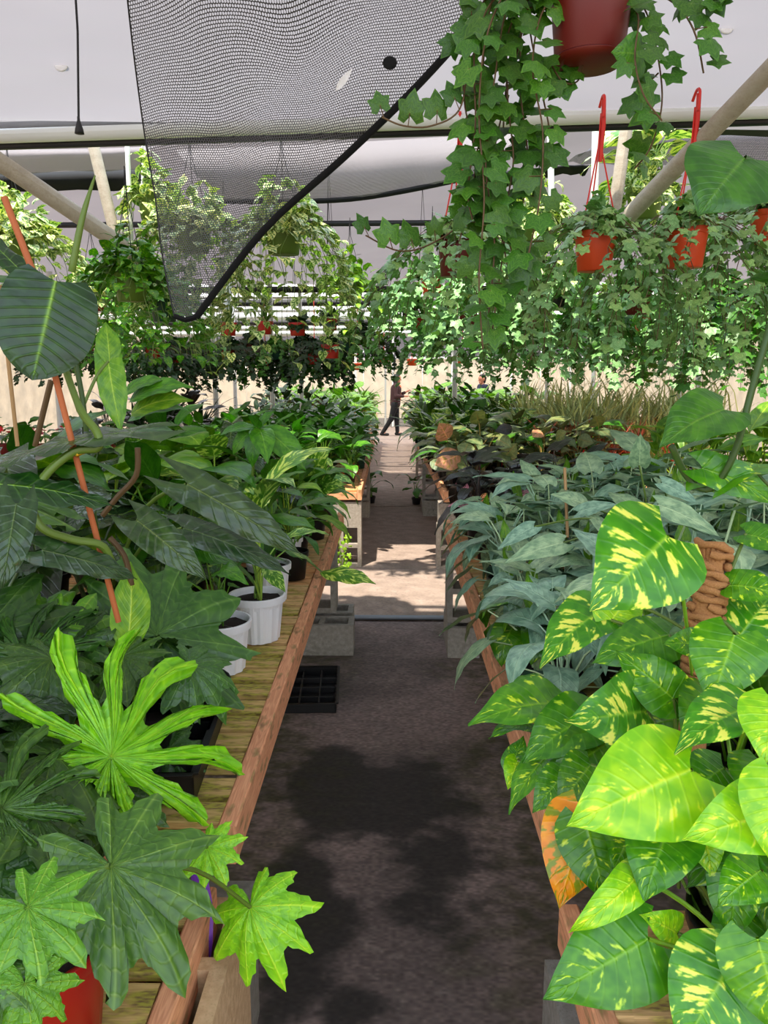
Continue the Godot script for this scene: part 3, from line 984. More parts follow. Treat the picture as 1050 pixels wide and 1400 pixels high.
func cloths():
	# the big black knitted net hanging in a point from the roof
	var left := [P(168, -60, 2.75), P(181, 60, 2.95), P(197, 180, 3.1), P(212, 270, 3.15), P(222, 350, 3.15), P(238, 432, 3.1)]
	var right := [P(720, -60, 2.7), P(640, 40, 2.85), P(560, 128, 2.95), P(470, 215, 3.05), P(360, 315, 3.1), P(268, 434, 3.1)]
	var lc := Curve3D.new()
	var rc := Curve3D.new()
	for p in spline(left, 4):
		lc.add_point(p)
	for p in spline(right, 4):
		rc.add_point(p)
	var ll := lc.get_baked_length()
	var rl := rc.get_baked_length()
	var fold := noise(1.0, 2, 14)
	var net := thing("shade_net", "black knitted shade net hanging from the roof in a long point, thick hem", "netting", P(240, 430, 3.1))
	var off := net.position
	var g := Geo.new()
	var nu := 36
	var nv := 48
	for j in nv + 1:
		for i in nu + 1:
			var u := float(i) / nu
			var v := float(j) / nv
			var p := lc.sample_baked(ll * v).lerp(rc.sample_baked(rl * v), u)
			var w := (1.0 - v) * sin(u * PI)
			p += Vector3(0, 0, 1) * (0.10 * w * sin(u * 7.0 + v * 5.0) + 0.07 * w * sin(u * 15.0 - v * 15.0) + fold.get_noise_2d(u * 3, v * 3) * 0.05 * w)
			g.v.append(p - off)
			g.uv.append(Vector2(p.x, p.y * 1.04 - p.x * 0.12) * 15.0)
	for j in nv:
		for i in nu:
			var a := j * (nu + 1) + i
			var b := a + nu + 1
			g.ix.append_array([a, a + 1, b, a + 1, b + 1, b])
	put(net, "net", g.mesh(), M["shade_cloth"])
	var hem := []
	for p in spline(right, 5):
		hem.append(p - off)
	put(net, "hem", tube(hem, 0.0135, 7), M["black_cloth"])
	var rim := []
	for p in spline(left, 5):
		rim.append(p - off)
	put(net, "selvage", tube(rim, 0.003, 5), M["black_dusty"])
	put(net, "tip_hem", tube([rim[-1], rim[-1].lerp(hem[-1], 0.5) + Vector3(0, -0.012, 0), hem[-1]], 0.011, 6), M["black_cloth"])
	var slit := put(net, "slit_flap", LEAF["lance"].blade[0], M["white_plastic"], frame_of(P(459, 124, 2.86) - off, P(482, 93, 2.84) - off, EYE - P(470, 108, 2.86), 0.0, 0.75))
	slit.set_meta("label", "white slit in the net")
	put(net, "patch", lathe([Vector2(0, -0.004), Vector2(0.022, -0.003), Vector2(0.024, 0), Vector2(0.02, 0.004), Vector2(0, 0.005)], 12), M["black_cloth"], Transform3D(Basis(Vector3.RIGHT, 1.35), P(533, 86, 2.82) - off))
	# further cloths in the open bay
	hung("grey knitted shade cloth sagging across the open bay behind the big net, black lower hem", [P(240, 205, 5.6), P(470, 195, 5.6), P(720, 180, 5.6)], [P(300, 275, 5.7), P(480, 272, 5.6), P(655, 240, 5.5)], "shade_cloth_pale", 0.018)
	hung("pale shade cloth gathered under the cross pipe at the left, above the black roll", [P(-300, 200, 5.4), P(60, 204, 5.4), P(212, 200, 5.4)], [P(-300, 250, 5.5), P(60, 236, 5.5), P(212, 232, 5.5)], "shade_cloth_pale", 0.0)
	hung("blue-grey shade cloth slung over the bay behind the cream-leaved plant", [P(790, 215, 5.4), P(900, 178, 5.4), P(1400, 160, 5.4)], [P(775, 222, 5.5), P(900, 226, 5.5), P(1400, 222, 5.5)], "shade_cloth_dense", 0.0)
	hung("dark shade cloth bunched under the pipe at the right, above the blue-grey one", [P(850, 165, 5.1), P(960, 160, 5.1), P(1400, 150, 5.1)], [P(830, 182, 5.2), P(950, 186, 5.2), P(1400, 192, 5.2)], "black_dusty", 0.0)
	hung("black cloth roll strung across the bay behind the left rusty strut", [P(-300, 246, 5.7), P(100, 234, 5.7), P(213, 230, 5.7)], [P(-300, 262, 5.6), P(80, 261, 5.6), P(212, 259, 5.6)], "black_cloth", 0.0)
	hung("black cloth strip sagging behind the short white upright", [P(660, 236, 5.8), P(760, 228, 5.8), P(800, 226, 5.8)], [P(660, 262, 5.8), P(760, 240, 5.8), P(800, 240, 5.8)], "black_cloth", 0.0)


func hung(label: String, top: Array, low: Array, material: String, hem: float):
	var a := spline(top, 8)
	var b := spline(low, 8)
	var o := thing("hung_cloth", label, "cloth", top[1])
	var off := o.position
	var n := a.size() - 1
	put(o, "cloth", sheet(n, 8, func(u: float, v: float):
		var i := int(u * n + 0.5)
		return a[i].lerp(b[i], v) - off + Vector3(0, 0, 0.12 * sin(v * PI) + 0.03 * sin(u * 25.0) * v), 60.0, 6.0 if material != "shade_cloth_pale" else 9.0), M[material])
	if hem > 0:
		var line := []
		for p in b:
			line.append(p - off)
		put(o, "hem", tube(line, hem, 7), M["black_cloth"])


# ------------------------------------------------------------------ benches and blocks
func block_mesh() -> ArrayMesh:
	# a hollow concrete block, 390 long, 190 wide, 190 high, its two cores open at the top and bottom
	var g := Geo.new()
	var L := 0.195
	var W := 0.095
	var H := 0.19
	var t := 0.034
	g.quad(Vector3(-L, 0, W), Vector3(L, 0, W), Vector3(L, H, W), Vector3(-L, H, W))
	g.quad(Vector3(L, 0, -W), Vector3(-L, 0, -W), Vector3(-L, H, -W), Vector3(L, H, -W))
	g.quad(Vector3(L, 0, W), Vector3(L, 0, -W), Vector3(L, H, -W), Vector3(L, H, W))
	g.quad(Vector3(-L, 0, -W), Vector3(-L, 0, W), Vector3(-L, H, W), Vector3(-L, H, -W))
	var cores := [[-L + t, -t / 2], [t / 2, L - t]]
	for c in cores:
		var a: float = c[0]
		var b: float = c[1]
		var w := W - t
		g.quad(Vector3(b, 0, w), Vector3(a, 0, w), Vector3(a, H, w), Vector3(b, H, w))
		g.quad(Vector3(a, 0, -w), Vector3(b, 0, -w), Vector3(b, H, -w), Vector3(a, H, -w))
		g.quad(Vector3(a, 0, w), Vector3(a, 0, -w), Vector3(a, H, -w), Vector3(a, H, w))
		g.quad(Vector3(b, 0, -w), Vector3(b, 0, w), Vector3(b, H, w), Vector3(b, H, -w))
	for y in [0.0, H]:
		for r in [[-L, L, W - t, W], [-L, L, -W, -W + t], [-L, -L + t, -W + t, W - t], [-t / 2, t / 2, -W + t, W - t], [L - t, L, -W + t, W - t]]:
			if y > 0:
				g.quad(Vector3(r[0], y, r[3]), Vector3(r[1], y, r[3]), Vector3(r[1], y, r[2]), Vector3(r[0], y, r[2]))
			else:
				g.quad(Vector3(r[0], y, r[2]), Vector3(r[1], y, r[2]), Vector3(r[1], y, r[3]), Vector3(r[0], y, r[3]))
	return g.flat().mesh()


var block_shape: ArrayMesh


func block(at: Vector3, how: String, label: String, old := false, turn := 0.0) -> MeshInstance3D:
	# how: «flat» cores up, its long side across the aisle; «deep» the same turned along the aisle; «tall» on its end, cores towards the camera; «side» on its end, cores towards the aisle
	var b := Basis()
	var lift := 0.0
	match how:
		"deep":
			b = Basis(Vector3.UP, PI / 2)
		"tall":
			b = Basis(Vector3.RIGHT, PI / 2) * Basis(Vector3.UP, PI / 2)
			b = Basis(Vector3.BACK, PI / 2) * Basis(Vector3.RIGHT, PI / 2)
			lift = 0.195
		"side":
			b = Basis(Vector3.UP, PI / 2) * Basis(Vector3.BACK, PI / 2) * Basis(Vector3.RIGHT, PI / 2)
			lift = 0.195
	b = Basis(Vector3.UP, turn) * b
	var o := put(self, "concrete_block", block_shape, M["block_old" if old else "block"], Transform3D(b, at + Vector3(0, lift, 0) - (b * Vector3(0, 0.095, 0) if lift > 0 else Vector3.ZERO)))
	return tag(o, label, "block")


func bench(label: String, x0: float, x1: float, z_near: float, z_far: float, top: float, slat: float, gap: float, woods: Array, turn := 0.0, rail_h := 0.09) -> Node3D:
	# x0 is the aisle edge; slats lie across, a rail on edge runs along the aisle, another along the back, a board closes each end
	var mid := Vector3((x0 + x1) / 2, 0, (z_near + z_far) / 2)
	var length := z_near - z_far
	var side := signf(x0 - x1)
	var width := absf(x1 - x0)
	var o := thing("plant_bench", label, "bench", Vector3(x0, 0, mid.z), turn)
	var th := 0.02
	put(o, "rail", bar(length, 0.04, rail_h, 0.004), M["rail"], Transform3D(Basis(Vector3.UP, PI / 2), Vector3(-side * 0.02, top - rail_h / 2, 0)))
	put(o, "rail", bar(length, 0.04, rail_h, 0.004), M["rail"], Transform3D(Basis(Vector3.UP, PI / 2), Vector3(-side * (width - 0.02), top - rail_h / 2, 0)))
	for e in [-1, 1]:
		put(o, "end_board", bar(width - 0.085, 0.04, rail_h - 0.024, 0.004), M["rail"], Transform3D(Basis(), Vector3(-side * width / 2, top - rail_h / 2 - 0.012, e * (length / 2 - 0.021))))
	put(o, "joist", bar(length - 0.09, 0.04, 0.06, 0.004), M["rail"], Transform3D(Basis(Vector3.UP, PI / 2), Vector3(-side * width / 2, top - th - 0.036, 0)))
	var shapes := []
	for i in 4:
		shapes.append(bar(width - 0.085, slat, th, 0.003))
	var n := int(length / (slat + gap))
	for i in n:
		var z := length / 2 - (i + 0.5) * (length / n)
		var w: Array = woods[mini(int(i * woods.size() / float(n)), woods.size() - 1)] if woods[0] is Array else woods
		put(o, "slat", shapes[i % 4], M[w[rng.randi() % w.size()]], Transform3D(Basis(Vector3.UP, rr(-0.012, 0.012)), Vector3(-side * (width / 2 + rr(-0.004, 0.004)), top - th / 2 - 0.002 + rr(-0.003, 0.002), z + rr(-0.006, 0.006))))
	return o


func benches():
	block_shape = block_mesh()
	bench("long slatted wooden bench with mossy boards, carrying the white pots along the aisle", -0.33, -1.55, -1.52, -5.25, 0.75, 0.080, 0.032, [["plank_moss"], ["plank_moss", "plank_old"], ["plank_old", "plank_new"], ["plank_old", "plank_new"]])
	bench("long slatted wooden bench under the silver and golden leaved plants", 0.33, 1.55, -1.52, -4.98, 0.75, 0.076, 0.034, [["plank_moss"], ["plank_old"], ["plank_old", "plank_new"]])
	bench("low mossy wooden bench end in the nearest corner, holding the dark red pot", -0.372, -1.5, 0.5, -1.50, 0.62, 0.10, 0.02, ["plank_moss"], 0.0, 0.1)
	bench("low dark slatted bench under the trailing golden leaves in the nearest corner", 0.35, 1.5, 0.5, -1.48, 0.60, 0.13, 0.012, ["plank_old"], 0.0, 0.1)
	bench("orange-toned wooden bench past the cross aisle, crowded with small green pot plants", -0.265, -2.3, -6.65, -11.6, 0.69, 0.085, 0.012, ["plank_new"])
	bench("wooden bench past the cross aisle, crowded with bronze and grassy plants", 0.385, 2.6, -6.55, -11.7, 0.69, 0.085, 0.012, ["plank_new"], 0.018)
	bench("furthest wooden bench, before the cream far wall", -0.36, -2.2, -12.2, -18.5, 0.69, 0.2, 0.01, ["plank_new"])
	bench("furthest wooden bench beside the standing woman", 0.36, 2.4, -12.2, -18.3, 0.69, 0.2, 0.01, ["plank_new"])
	# supports under the first left bench
	block(Vector3(-0.43, 0, -4.62), "flat", "worn block lying under the far end of the left slatted bench, cavity facing up", true)
	block(Vector3(-0.445, 0, -4.88), "flat", "worn block lying behind the cavity block under the left slatted bench", true)
	block(Vector3(-0.45, 0.19, -4.86), "tall", "grey block standing on end on the lower blocks of the left slatted bench", true)
	block(Vector3(-0.66, 0, -4.72), "deep", "dark block set back beneath the left slatted bench, beside the black tray", true)
	block(Vector3(-0.445, 0, -1.22), "deep", "mossy block at the bottom of the nearest pillar by the purple ribbon", false)
	block(Vector3(-0.41, 0.19, -1.34), "deep", "middle block of the nearest pillar by the purple ribbon", false).material_override = M["block_tan"]
	block(Vector3(-0.41, 0.38, -1.34), "deep", "pale tan block topping the nearest pillar by the purple ribbon", false).material_override = M["block_tan"]
	block(Vector3(-0.45, 0, -1.75), "tall", "block standing hidden in shade under the near end of the left slatted bench", true)
	# under the first right bench
	block(Vector3(0.425, 0, -4.68), "deep", "grey block lying under the far end of the right slatted bench", true)
	block(Vector3(0.425, 0.19, -4.68), "tall", "grey block on end above the lying one under the right slatted bench", true)
	block(Vector3(0.44, 0, -1.48), "tall", "grey block standing on the ground at the foot of the low right bench", true)
	block(Vector3(0.43, 0.0, -1.15), "tall", "nearest grey block standing under the low right bench", true)
	# second left bench
	block(Vector3(-0.365, 0.0, -6.76), "tall", "pale sunlit block standing on end under the corner of the bench of small green plants")
	block(Vector3(-0.465, 0.39, -6.76), "flat", "pale block lying on the sunlit one under the bench of small green plants")
	block(Vector3(-0.365, 0.0, -9.2), "deep", "yellowed block lying midway under the bench of small green plants")
	block(Vector3(-0.365, 0.19, -9.2), "tall", "block on end above the yellowed one under the bench of small green plants")
	# second right bench
	block(Vector3(0.475, 0.0, -6.68), "tall", "pale sunlit block standing on end under the corner of the bench of bronze plants")
	block(Vector3(0.585, 0.39, -6.68), "flat", "pale block lying on the sunlit one under the corner of the bench of bronze plants")
	block(Vector3(0.45, 0.0, -9.3), "deep", "rounded worn block lying midway under the bench of bronze plants", true)
	block(Vector3(0.45, 0.19, -9.3), "tall", "block on end above the worn one midway under the bench of bronze plants", true)
	for s in [-1, 1]:
		var where := "left" if s < 0 else "right"
		block(Vector3(s * 0.46, 0, -12.4), "tall", "lower block on end at the near corner of the furthest %s bench" % where)
		block(Vector3(s * 0.57, 0.39, -12.4), "flat", "upper lying block at the near corner of the furthest %s bench" % where)
	# a loose black tray on the floor under the left bench
	tray(on(425, 948, 0.0) + Vector3(0, 0, 0), 0.28, 0.5, 0.055, "black plastic seedling tray on the ground beside the block under the left bench", 0.05)


func tray(at: Vector3, w: float, l: float, h: float, label: String, turn := 0.0):
	var o := thing("nursery_tray", label, "tray", at, turn)
	var g := Geo.new()
	var t := 0.006
	for q in [[Vector3(-w / 2, 0, -l / 2), Vector3(w / 2, t, l / 2)], [Vector3(-w / 2, 0, -l / 2), Vector3(-w / 2 + t, h, l / 2)], [Vector3(w / 2 - t, 0, -l / 2), Vector3(w / 2, h, l / 2)], [Vector3(-w / 2, 0, -l / 2), Vector3(w / 2, h, -l / 2 + t)], [Vector3(-w / 2, 0, l / 2 - t), Vector3(w / 2, h, l / 2)], [Vector3(-w / 2 - 0.012, h - 0.006, -l / 2), Vector3(-w / 2 + t, h, l / 2)], [Vector3(w / 2 - t, h - 0.006, -l / 2), Vector3(w / 2 + 0.012, h, l / 2)], [Vector3(-w / 2, h - 0.006, -l / 2 - 0.012), Vector3(w / 2, h, -l / 2 + t)], [Vector3(-w / 2, h - 0.006, l / 2 - t), Vector3(w / 2, h, l / 2 + 0.012)]]:
		var lo: Vector3 = q[0]
		var hi: Vector3 = q[1]
		g.add(bar_geo(hi.x - lo.x, hi.z - lo.z, hi.y - lo.y, 0.001), Transform3D(Basis(), (lo + hi) / 2))
	put(o, "shell", g.mesh(), M["black_plastic"])
	for i in 3:
		put(o, "rib", bar(w - 0.02, 0.008, h * 0.6, 0.001), M["black_dusty"], Transform3D(Basis(), Vector3(0, h * 0.35, l * (i - 1) * 0.25)))
	for i in 2:
		put(o, "rib", bar(l - 0.02, 0.008, h * 0.6, 0.001), M["black_dusty"], Transform3D(Basis(Vector3.UP, PI / 2), Vector3(w * (i - 0.5) * 0.36, h * 0.35, 0)))


# ------------------------------------------------------------------ left side
func potted(called: String, label: String, at: Vector3, r: float, h: float, material: String, group := "", flutes := 0, turn := 0.0) -> Node3D:
	var o := thing(called, label, "plant", at, turn, group)
	pot(o, r, h, material, 0.012, flutes)
	return o


func left_near():
	var S := "selloum"
	# the lime split leaf and its neighbours in black pots on a black carrier tray
	tray(Vector3(-0.60, 0.752, -1.80), 0.30, 0.42, 0.075, "scuffed black carrier tray on the mossy bench, next to the white pots", 0.06)
	var a := potted("split_leaf_plant", "philodendron with one bright lime finger-lobed leaf reaching over the black tray", Vector3(-0.60, 0.76, -1.74), 0.085, 0.13, "black_plastic")
	var l := hero(a, "finger", 1, "selloum_lime", 152, 1034, 1.36, 268, 874, 1.58, 1.12, 10, 0.85, "bright lime finger-lobed leaf")
	stalk(l, a, P(95, 1125, 1.45), 0.05, 0.0065, "young")
	l = hero(a, "lance", 2, "young", 172, 896, 1.7, 178, 768, 1.78, 1.25, 20, 0.8)
	l = hero(a, "finger", 3, "selloum_mid", 140, 945, 1.75, 78, 838, 1.75, 0.9, 0, 0.6)
	tuft(a, "split_tuft", S, 5, 0.28, 0.12)
	var b := potted("split_leaf_plant", "philodendron in the dark red pot, broad lobed leaves hanging over the nearest bench corner", on(146, 1288, 0.80) + Vector3(-0.115, -0.18, 0.0), 0.115, 0.19, "red_pot")
	l = hero(b, "split", 1, "selloum_0", 152, 1184, 1.08, 266, 1350, 0.99, 0.95, -6, 0.8, "largest lobed leaf, pale in the middle")
	stalk(l, b, P(60, 1300, 1.1), 0.2, 0.006)
	l = hero(b, "split", 1, "selloum_mid", 38, 1240, 0.92, 118, 1312, 0.88, 1.0, 0, 0.8, "bright green lobed leaf")
	stalk(l, b, P(30, 1330, 1.0), 0.1, 0.005)
	l = hero(b, "split", 2, "selloum_mid", 34, 1345, 0.86, 46, 1436, 0.82, 1.2, 0, 0.8)
	stalk(l, b, P(40, 1370, 1.0), 0.1, 0.005)
	l = hero(b, "split", 1, "selloum_0", -25, 1330, 0.86, -10, 1420, 0.8, 1.2, 0, 0.8)
	l = hero(b, "split", 4, "selloum_lime", 342, 1240, 1.3, 368, 1346, 1.2, 1.1, 20, 0.9, "curled yellow-green leaf hanging past the bench corner")
	stalk(l, b, P(120, 1250, 1.1), 0.25, 0.004)
	l = hero(b, "split", 2, "selloum_lime", 283, 1158, 1.38, 308, 1208, 1.33, 1.2, 10, 0.8, "small yellow-edged leaf at the bench corner")
	stalk(l, b, P(120, 1250, 1.15), 0.3, 0.0035)
	var c := potted("split_leaf_plant", "dark philodendron crowding the left edge behind the lime leaf, fingers pointing up", Vector3(-0.72, 0.62, -1.25), 0.10, 0.16, "black_plastic")
	for q in [[2, 1105, 1.15, 48, 968, 1.3, 1, "selloum_0", 1.0], [22, 1128, 1.2, 118, 1180, 1.15, 2, "selloum_1", 1.1], [55, 852, 1.7, 100, 790, 1.85, 1, "selloum_mid", 1.1], [30, 900, 1.55, 0, 800, 1.7, 1, "selloum_1", 1.1], [90, 880, 1.7, 130, 800, 1.8, 2, "selloum_mid", 1.0], [70, 900, 1.55, 40, 985, 1.4, 3, "selloum_2", 1.1], [20, 1000, 1.4, 90, 1010, 1.42, 2, "selloum_2", 1.0], [170, 1085, 1.4, 140, 1165, 1.3, 2, "selloum_2", 1.1]]:
		hero(c, "split" if q[6] != 1 or q[0] > 40 else "finger", q[6], q[7], q[0], q[1], q[2], q[3], q[4], q[5], q[8], rr(-15, 15), 0.6)
	tuft(c, "split_tuft", S, 10, 0.33, 0.14)
	var d := potted("split_leaf_plant", "dark philodendron whose glossy lobed leaf spreads above the first white pot", Vector3(-0.95, 0.75, -2.05), 0.11, 0.17, "black_plastic")
	l = hero(d, "split", 0, "selloum_1", 214, 868, 1.85, 327, 806, 2.0, 1.5, -8, 0.75, "glossy dark lobed leaf beside the white pots")
	stalk(l, d, P(215, 960, 1.95), 0.0, 0.006)
	tuft(d, "split_tuft", S, 4, 0.28, 0.15)
	var e := potted("nursery_pot_plant", "near-empty black pot with bare roots, standing in front of the first white pot", on(262, 990, 0.757), 0.105, 0.125, "black_plastic")
	put(e, "root", tube([Vector3(-0.02, 0.11, 0.03), Vector3(0.02, 0.135, 0.06), Vector3(0.06, 0.115, 0.085)], 0.0022, 5), M["stem_brown"])
	put(e, "root", tube([Vector3(0.02, 0.11, -0.03), Vector3(0.035, 0.15, -0.01), Vector3(0.03, 0.12, 0.03)], 0.0016, 5), M["stem_brown"])
	l = hero(e, "split", 2, "selloum_1", 232, 1022, 1.72, 262, 1076, 1.66, 1.0, 0, 0.6)
	# more dark growth along the left edge
	for q in [[-0.98, 0.62, -1.15, 0.45], [-1.12, 0.75, -1.75, 0.5], [-0.95, 0.62, -0.85, 0.4]]:
		var f := potted("split_leaf_plant", ["dark philodendron at the very left edge beside the fingered one", "dark philodendron at the left edge under the long grey-green leaves", "dark philodendron in the lowest left corner behind the red pot"][[-0.98, -1.12, -0.95].find(q[0])], Vector3(q[0], q[1], q[2]), 0.1, 0.16, "black_plastic")
		tuft(f, "split_tuft", S, 14, q[3], 0.14)
	# purple ribbon on the bench corner
	var r := thing("plastic_ribbon", "purple plastic ribbon tied round the bench corner, its ends hanging down", "ribbon", P(272, 1180, 1.47))
	for k in [[268, 1182, 276, 1372, 0.012, 0.0], [276, 1184, 284, 1310, 0.014, 0.012]]:
		var line := spline([P(k[0], k[1], 1.47) - r.position, P((k[0] + k[2]) / 2.0 + 4, (k[1] + k[3]) / 2.0, 1.45) - r.position, P(k[2], k[3], 1.42) - r.position], 6)
		put(r, "tail", sheet(3, line.size() - 1, func(u: float, v: float):
			var i := int(v * (line.size() - 1) + 0.5)
			var w: float = k[4] * (1.0 - pow(v, 6.0) * 0.7)
			return line[i] + Vector3((u - 0.5) * 2 * w, 0, k[5] + 0.004 * sin(u * PI) + 0.003 * sin(v * 12.0))), M["purple"])
	put(r, "knot", tube([Vector3(-0.014, 0.012, 0.006), Vector3(0, 0.016, 0.012), Vector3(0.018, 0.01, 0.006)], 0.008, 8), M["purple"])
	M["purple"].cull_mode = BaseMaterial3D.CULL_DISABLED
	# the tall arrow-leaved climbers
	var g := potted("arrow_leaf_plant", "climbing philodendron tied to a thin orange stake, oval and long grey-green leaves", Vector3(-0.80, 0.62, -1.38), 0.11, 0.17, "black_plastic")
	put(g, "stake", tube([P(162, 850, 1.62) - g.position, P(66, 478, 1.55) - g.position], 0.0065, 8), M["stake"])
	put(g, "stake", tube([P(0, 390, 1.9) - g.position, P(24, 610, 1.9) - g.position], 0.005, 8), M["cane"])
	put(g, "stake", tube([P(6, 270, 1.62) - g.position, P(46, 374, 1.6) - g.position], 0.007, 8), M["stake"])
	put(g, "tie", tube([P(98, 614, 1.58) - g.position, P(106, 622, 1.55) - g.position, P(114, 618, 1.58) - g.position], 0.005, 6), M["yellow_tie"])
	var run := []
	for q in spline([P(86, 495, 1.62), P(110, 560, 1.6), P(132, 590, 1.58), P(134, 612, 1.57), P(100, 618, 1.55), P(62, 650, 1.52), P(44, 688, 1.5), P(58, 722, 1.5), P(100, 738, 1.54), P(142, 748, 1.58), P(158, 790, 1.6)], 5):
		run.append(q - g.position)
	var fat := []
	for i in run.size():
		fat.append(0.0085 if i > 4 else 0.007)
	put(g, "stem", tube(run, fat, 9), M["stem_green"])
	put(g, "stem", tube(spline([P(98, 372, 1.6) - g.position, P(112, 300, 1.6) - g.position, P(130, 240, 1.62) - g.position], 4), [0.0075, 0.0075, 0.007, 0.007, 0.006, 0.0055, 0.004, 0.003, 0.0015], 8), M["stem_green"]).set_meta("label", "young leaf spear still rolled up")
	put(g, "stem", tube(spline([P(98, 470, 1.7) - g.position, P(112, 540, 1.7) - g.position, P(118, 590, 1.7) - g.position], 3), 0.006, 8), M["stem_dark"])
	for q in [[[188, 612], [186, 650], [160, 680], [140, 705]], [[70, 520], [60, 560], [48, 610]], [[150, 735], [170, 760], [180, 800]]]:
		var line := []
		for p in q:
			line.append(P(p[0], p[1], 1.75) - g.position)
		put(g, "stem", tube(spline(line, 4), 0.0065, 7), M["stem_brown"])
	hero(g, "oval", 0, "oval", 76, 384, 1.55, 44, 520, 1.5, 1.06, 0, 1.0, "large dark oval leaf with a pale midrib")
	hero(g, "arrow", 1, "arrow_0", 182, 590, 1.62, -40, 652, 1.5, 0.82, 10, 0.30, "long grey-green leaf shining with sky light")
	hero(g, "arrow", 1, "oval", -40, 660, 1.45, 160, 694, 1.55, 0.75, -14, 0.55)
	hero(g, "arrow", 2, "arrow_1", 22, 690, 1.35, 2, 806, 1.28, 1.15, 0, 0.9)
	hero(g, "arrow", 1, "arrow_1", 58, 752, 1.5, 188, 792, 1.6, 0.8, 0, 0.6)
	hero(g, "arrow", 2, "arrow_0", 188, 712, 1.72, 282, 792, 1.66, 0.95, 0, 0.85, "arrow-shaped leaf with raised lobes")
	hero(g, "arrow", 1, "oval", 30, 372, 1.75, -60, 300, 1.8, 0.7, 0, 0.4)
	hero(g, "lance", 2, "lance_1", 40, 385, 1.8, -40, 395, 1.85, 0.8, 0, 0.4)
	tuft(g, "arrow_tuft", "arrow", 6, 0.42, 0.15)
	var h := potted("arrow_leaf_plant", "arrow-leaved philodendron whose longest leaf points over the white pots", Vector3(-0.92, 0.75, -2.35), 0.11, 0.17, "black_plastic")
	l = hero(h, "arrow", 1, "arrow_0", 256, 662, 1.95, 412, 758, 1.95, 0.74, -5, 0.8, "longest arrow leaf, wavy-edged")
	stalk(l, h, h.position + Vector3(0, 0.15, 0), 0.15, 0.006)
	l = hero(h, "arrow", 3, "arrow_1", 250, 722, 2.1, 398, 786, 2.05, 0.6, 20, 0.5)
	stalk(l, h, h.position + Vector3(0, 0.15, 0), 0.15, 0.005)
	l = hero(h, "arrow", 4, "lance_0", 300, 780, 2.2, 340, 800, 2.1, 0.9, 0, 0.7)
	tuft(h, "arrow_tuft", "arrow", 8, 0.48, 0.15)
	var k := potted("arrow_leaf_plant", "arrow-leaved philodendron with one upright backlit leaf near the far cream wall line", Vector3(-1.12, 0.75, -2.25), 0.11, 0.17, "black_plastic")
	l = hero(k, "arrow", 1, "young_1", 148, 494, 2.3, 166, 592, 2.25, 0.95, 10, 1.0, "upright yellow-green backlit leaf")
	hero(k, "lance", 2, "young_1", 150, 500, 2.3, 144, 440, 2.34, 1.5, 10, 1.0)
	stalk(l, k, P(112, 560, 2.25), 0.1, 0.005)
	for q in [[178, 548, 265, 530, "lance_0"], [180, 566, 264, 548, "young_2"], [176, 575, 262, 562, "lance_1"], [170, 540, 232, 520, "lance_0"], [165, 600, 250, 596, "lance_2"]]:
		hero(k, "broad", 3, q[4], q[0], q[1], 2.45, q[2], q[3], 2.5, 0.8, rr(-20, 20), 0.35)
	tuft(k, "arrow_tuft", "arrow", 8, 0.58, 0.15)
	for q in [[-1.45, -1.9, 0.62, 9], [-1.40, -2.6, 0.6, 9], [-0.95, -1.70, 0.42, 6]]:
		var m := potted("arrow_leaf_plant", "dark arrow-leaved philodendron " + ["at the left edge beneath the oval leaf", "behind the thin cane at the left edge", "in the shade between the orange stake and the black tray"][[-1.45, -1.40, -0.95].find(q[0])], Vector3(q[0], 0.75, q[1]), 0.11, 0.17, "black_plastic")
		tuft(m, "arrow_tuft", "arrow", q[3], q[2], 0.15)


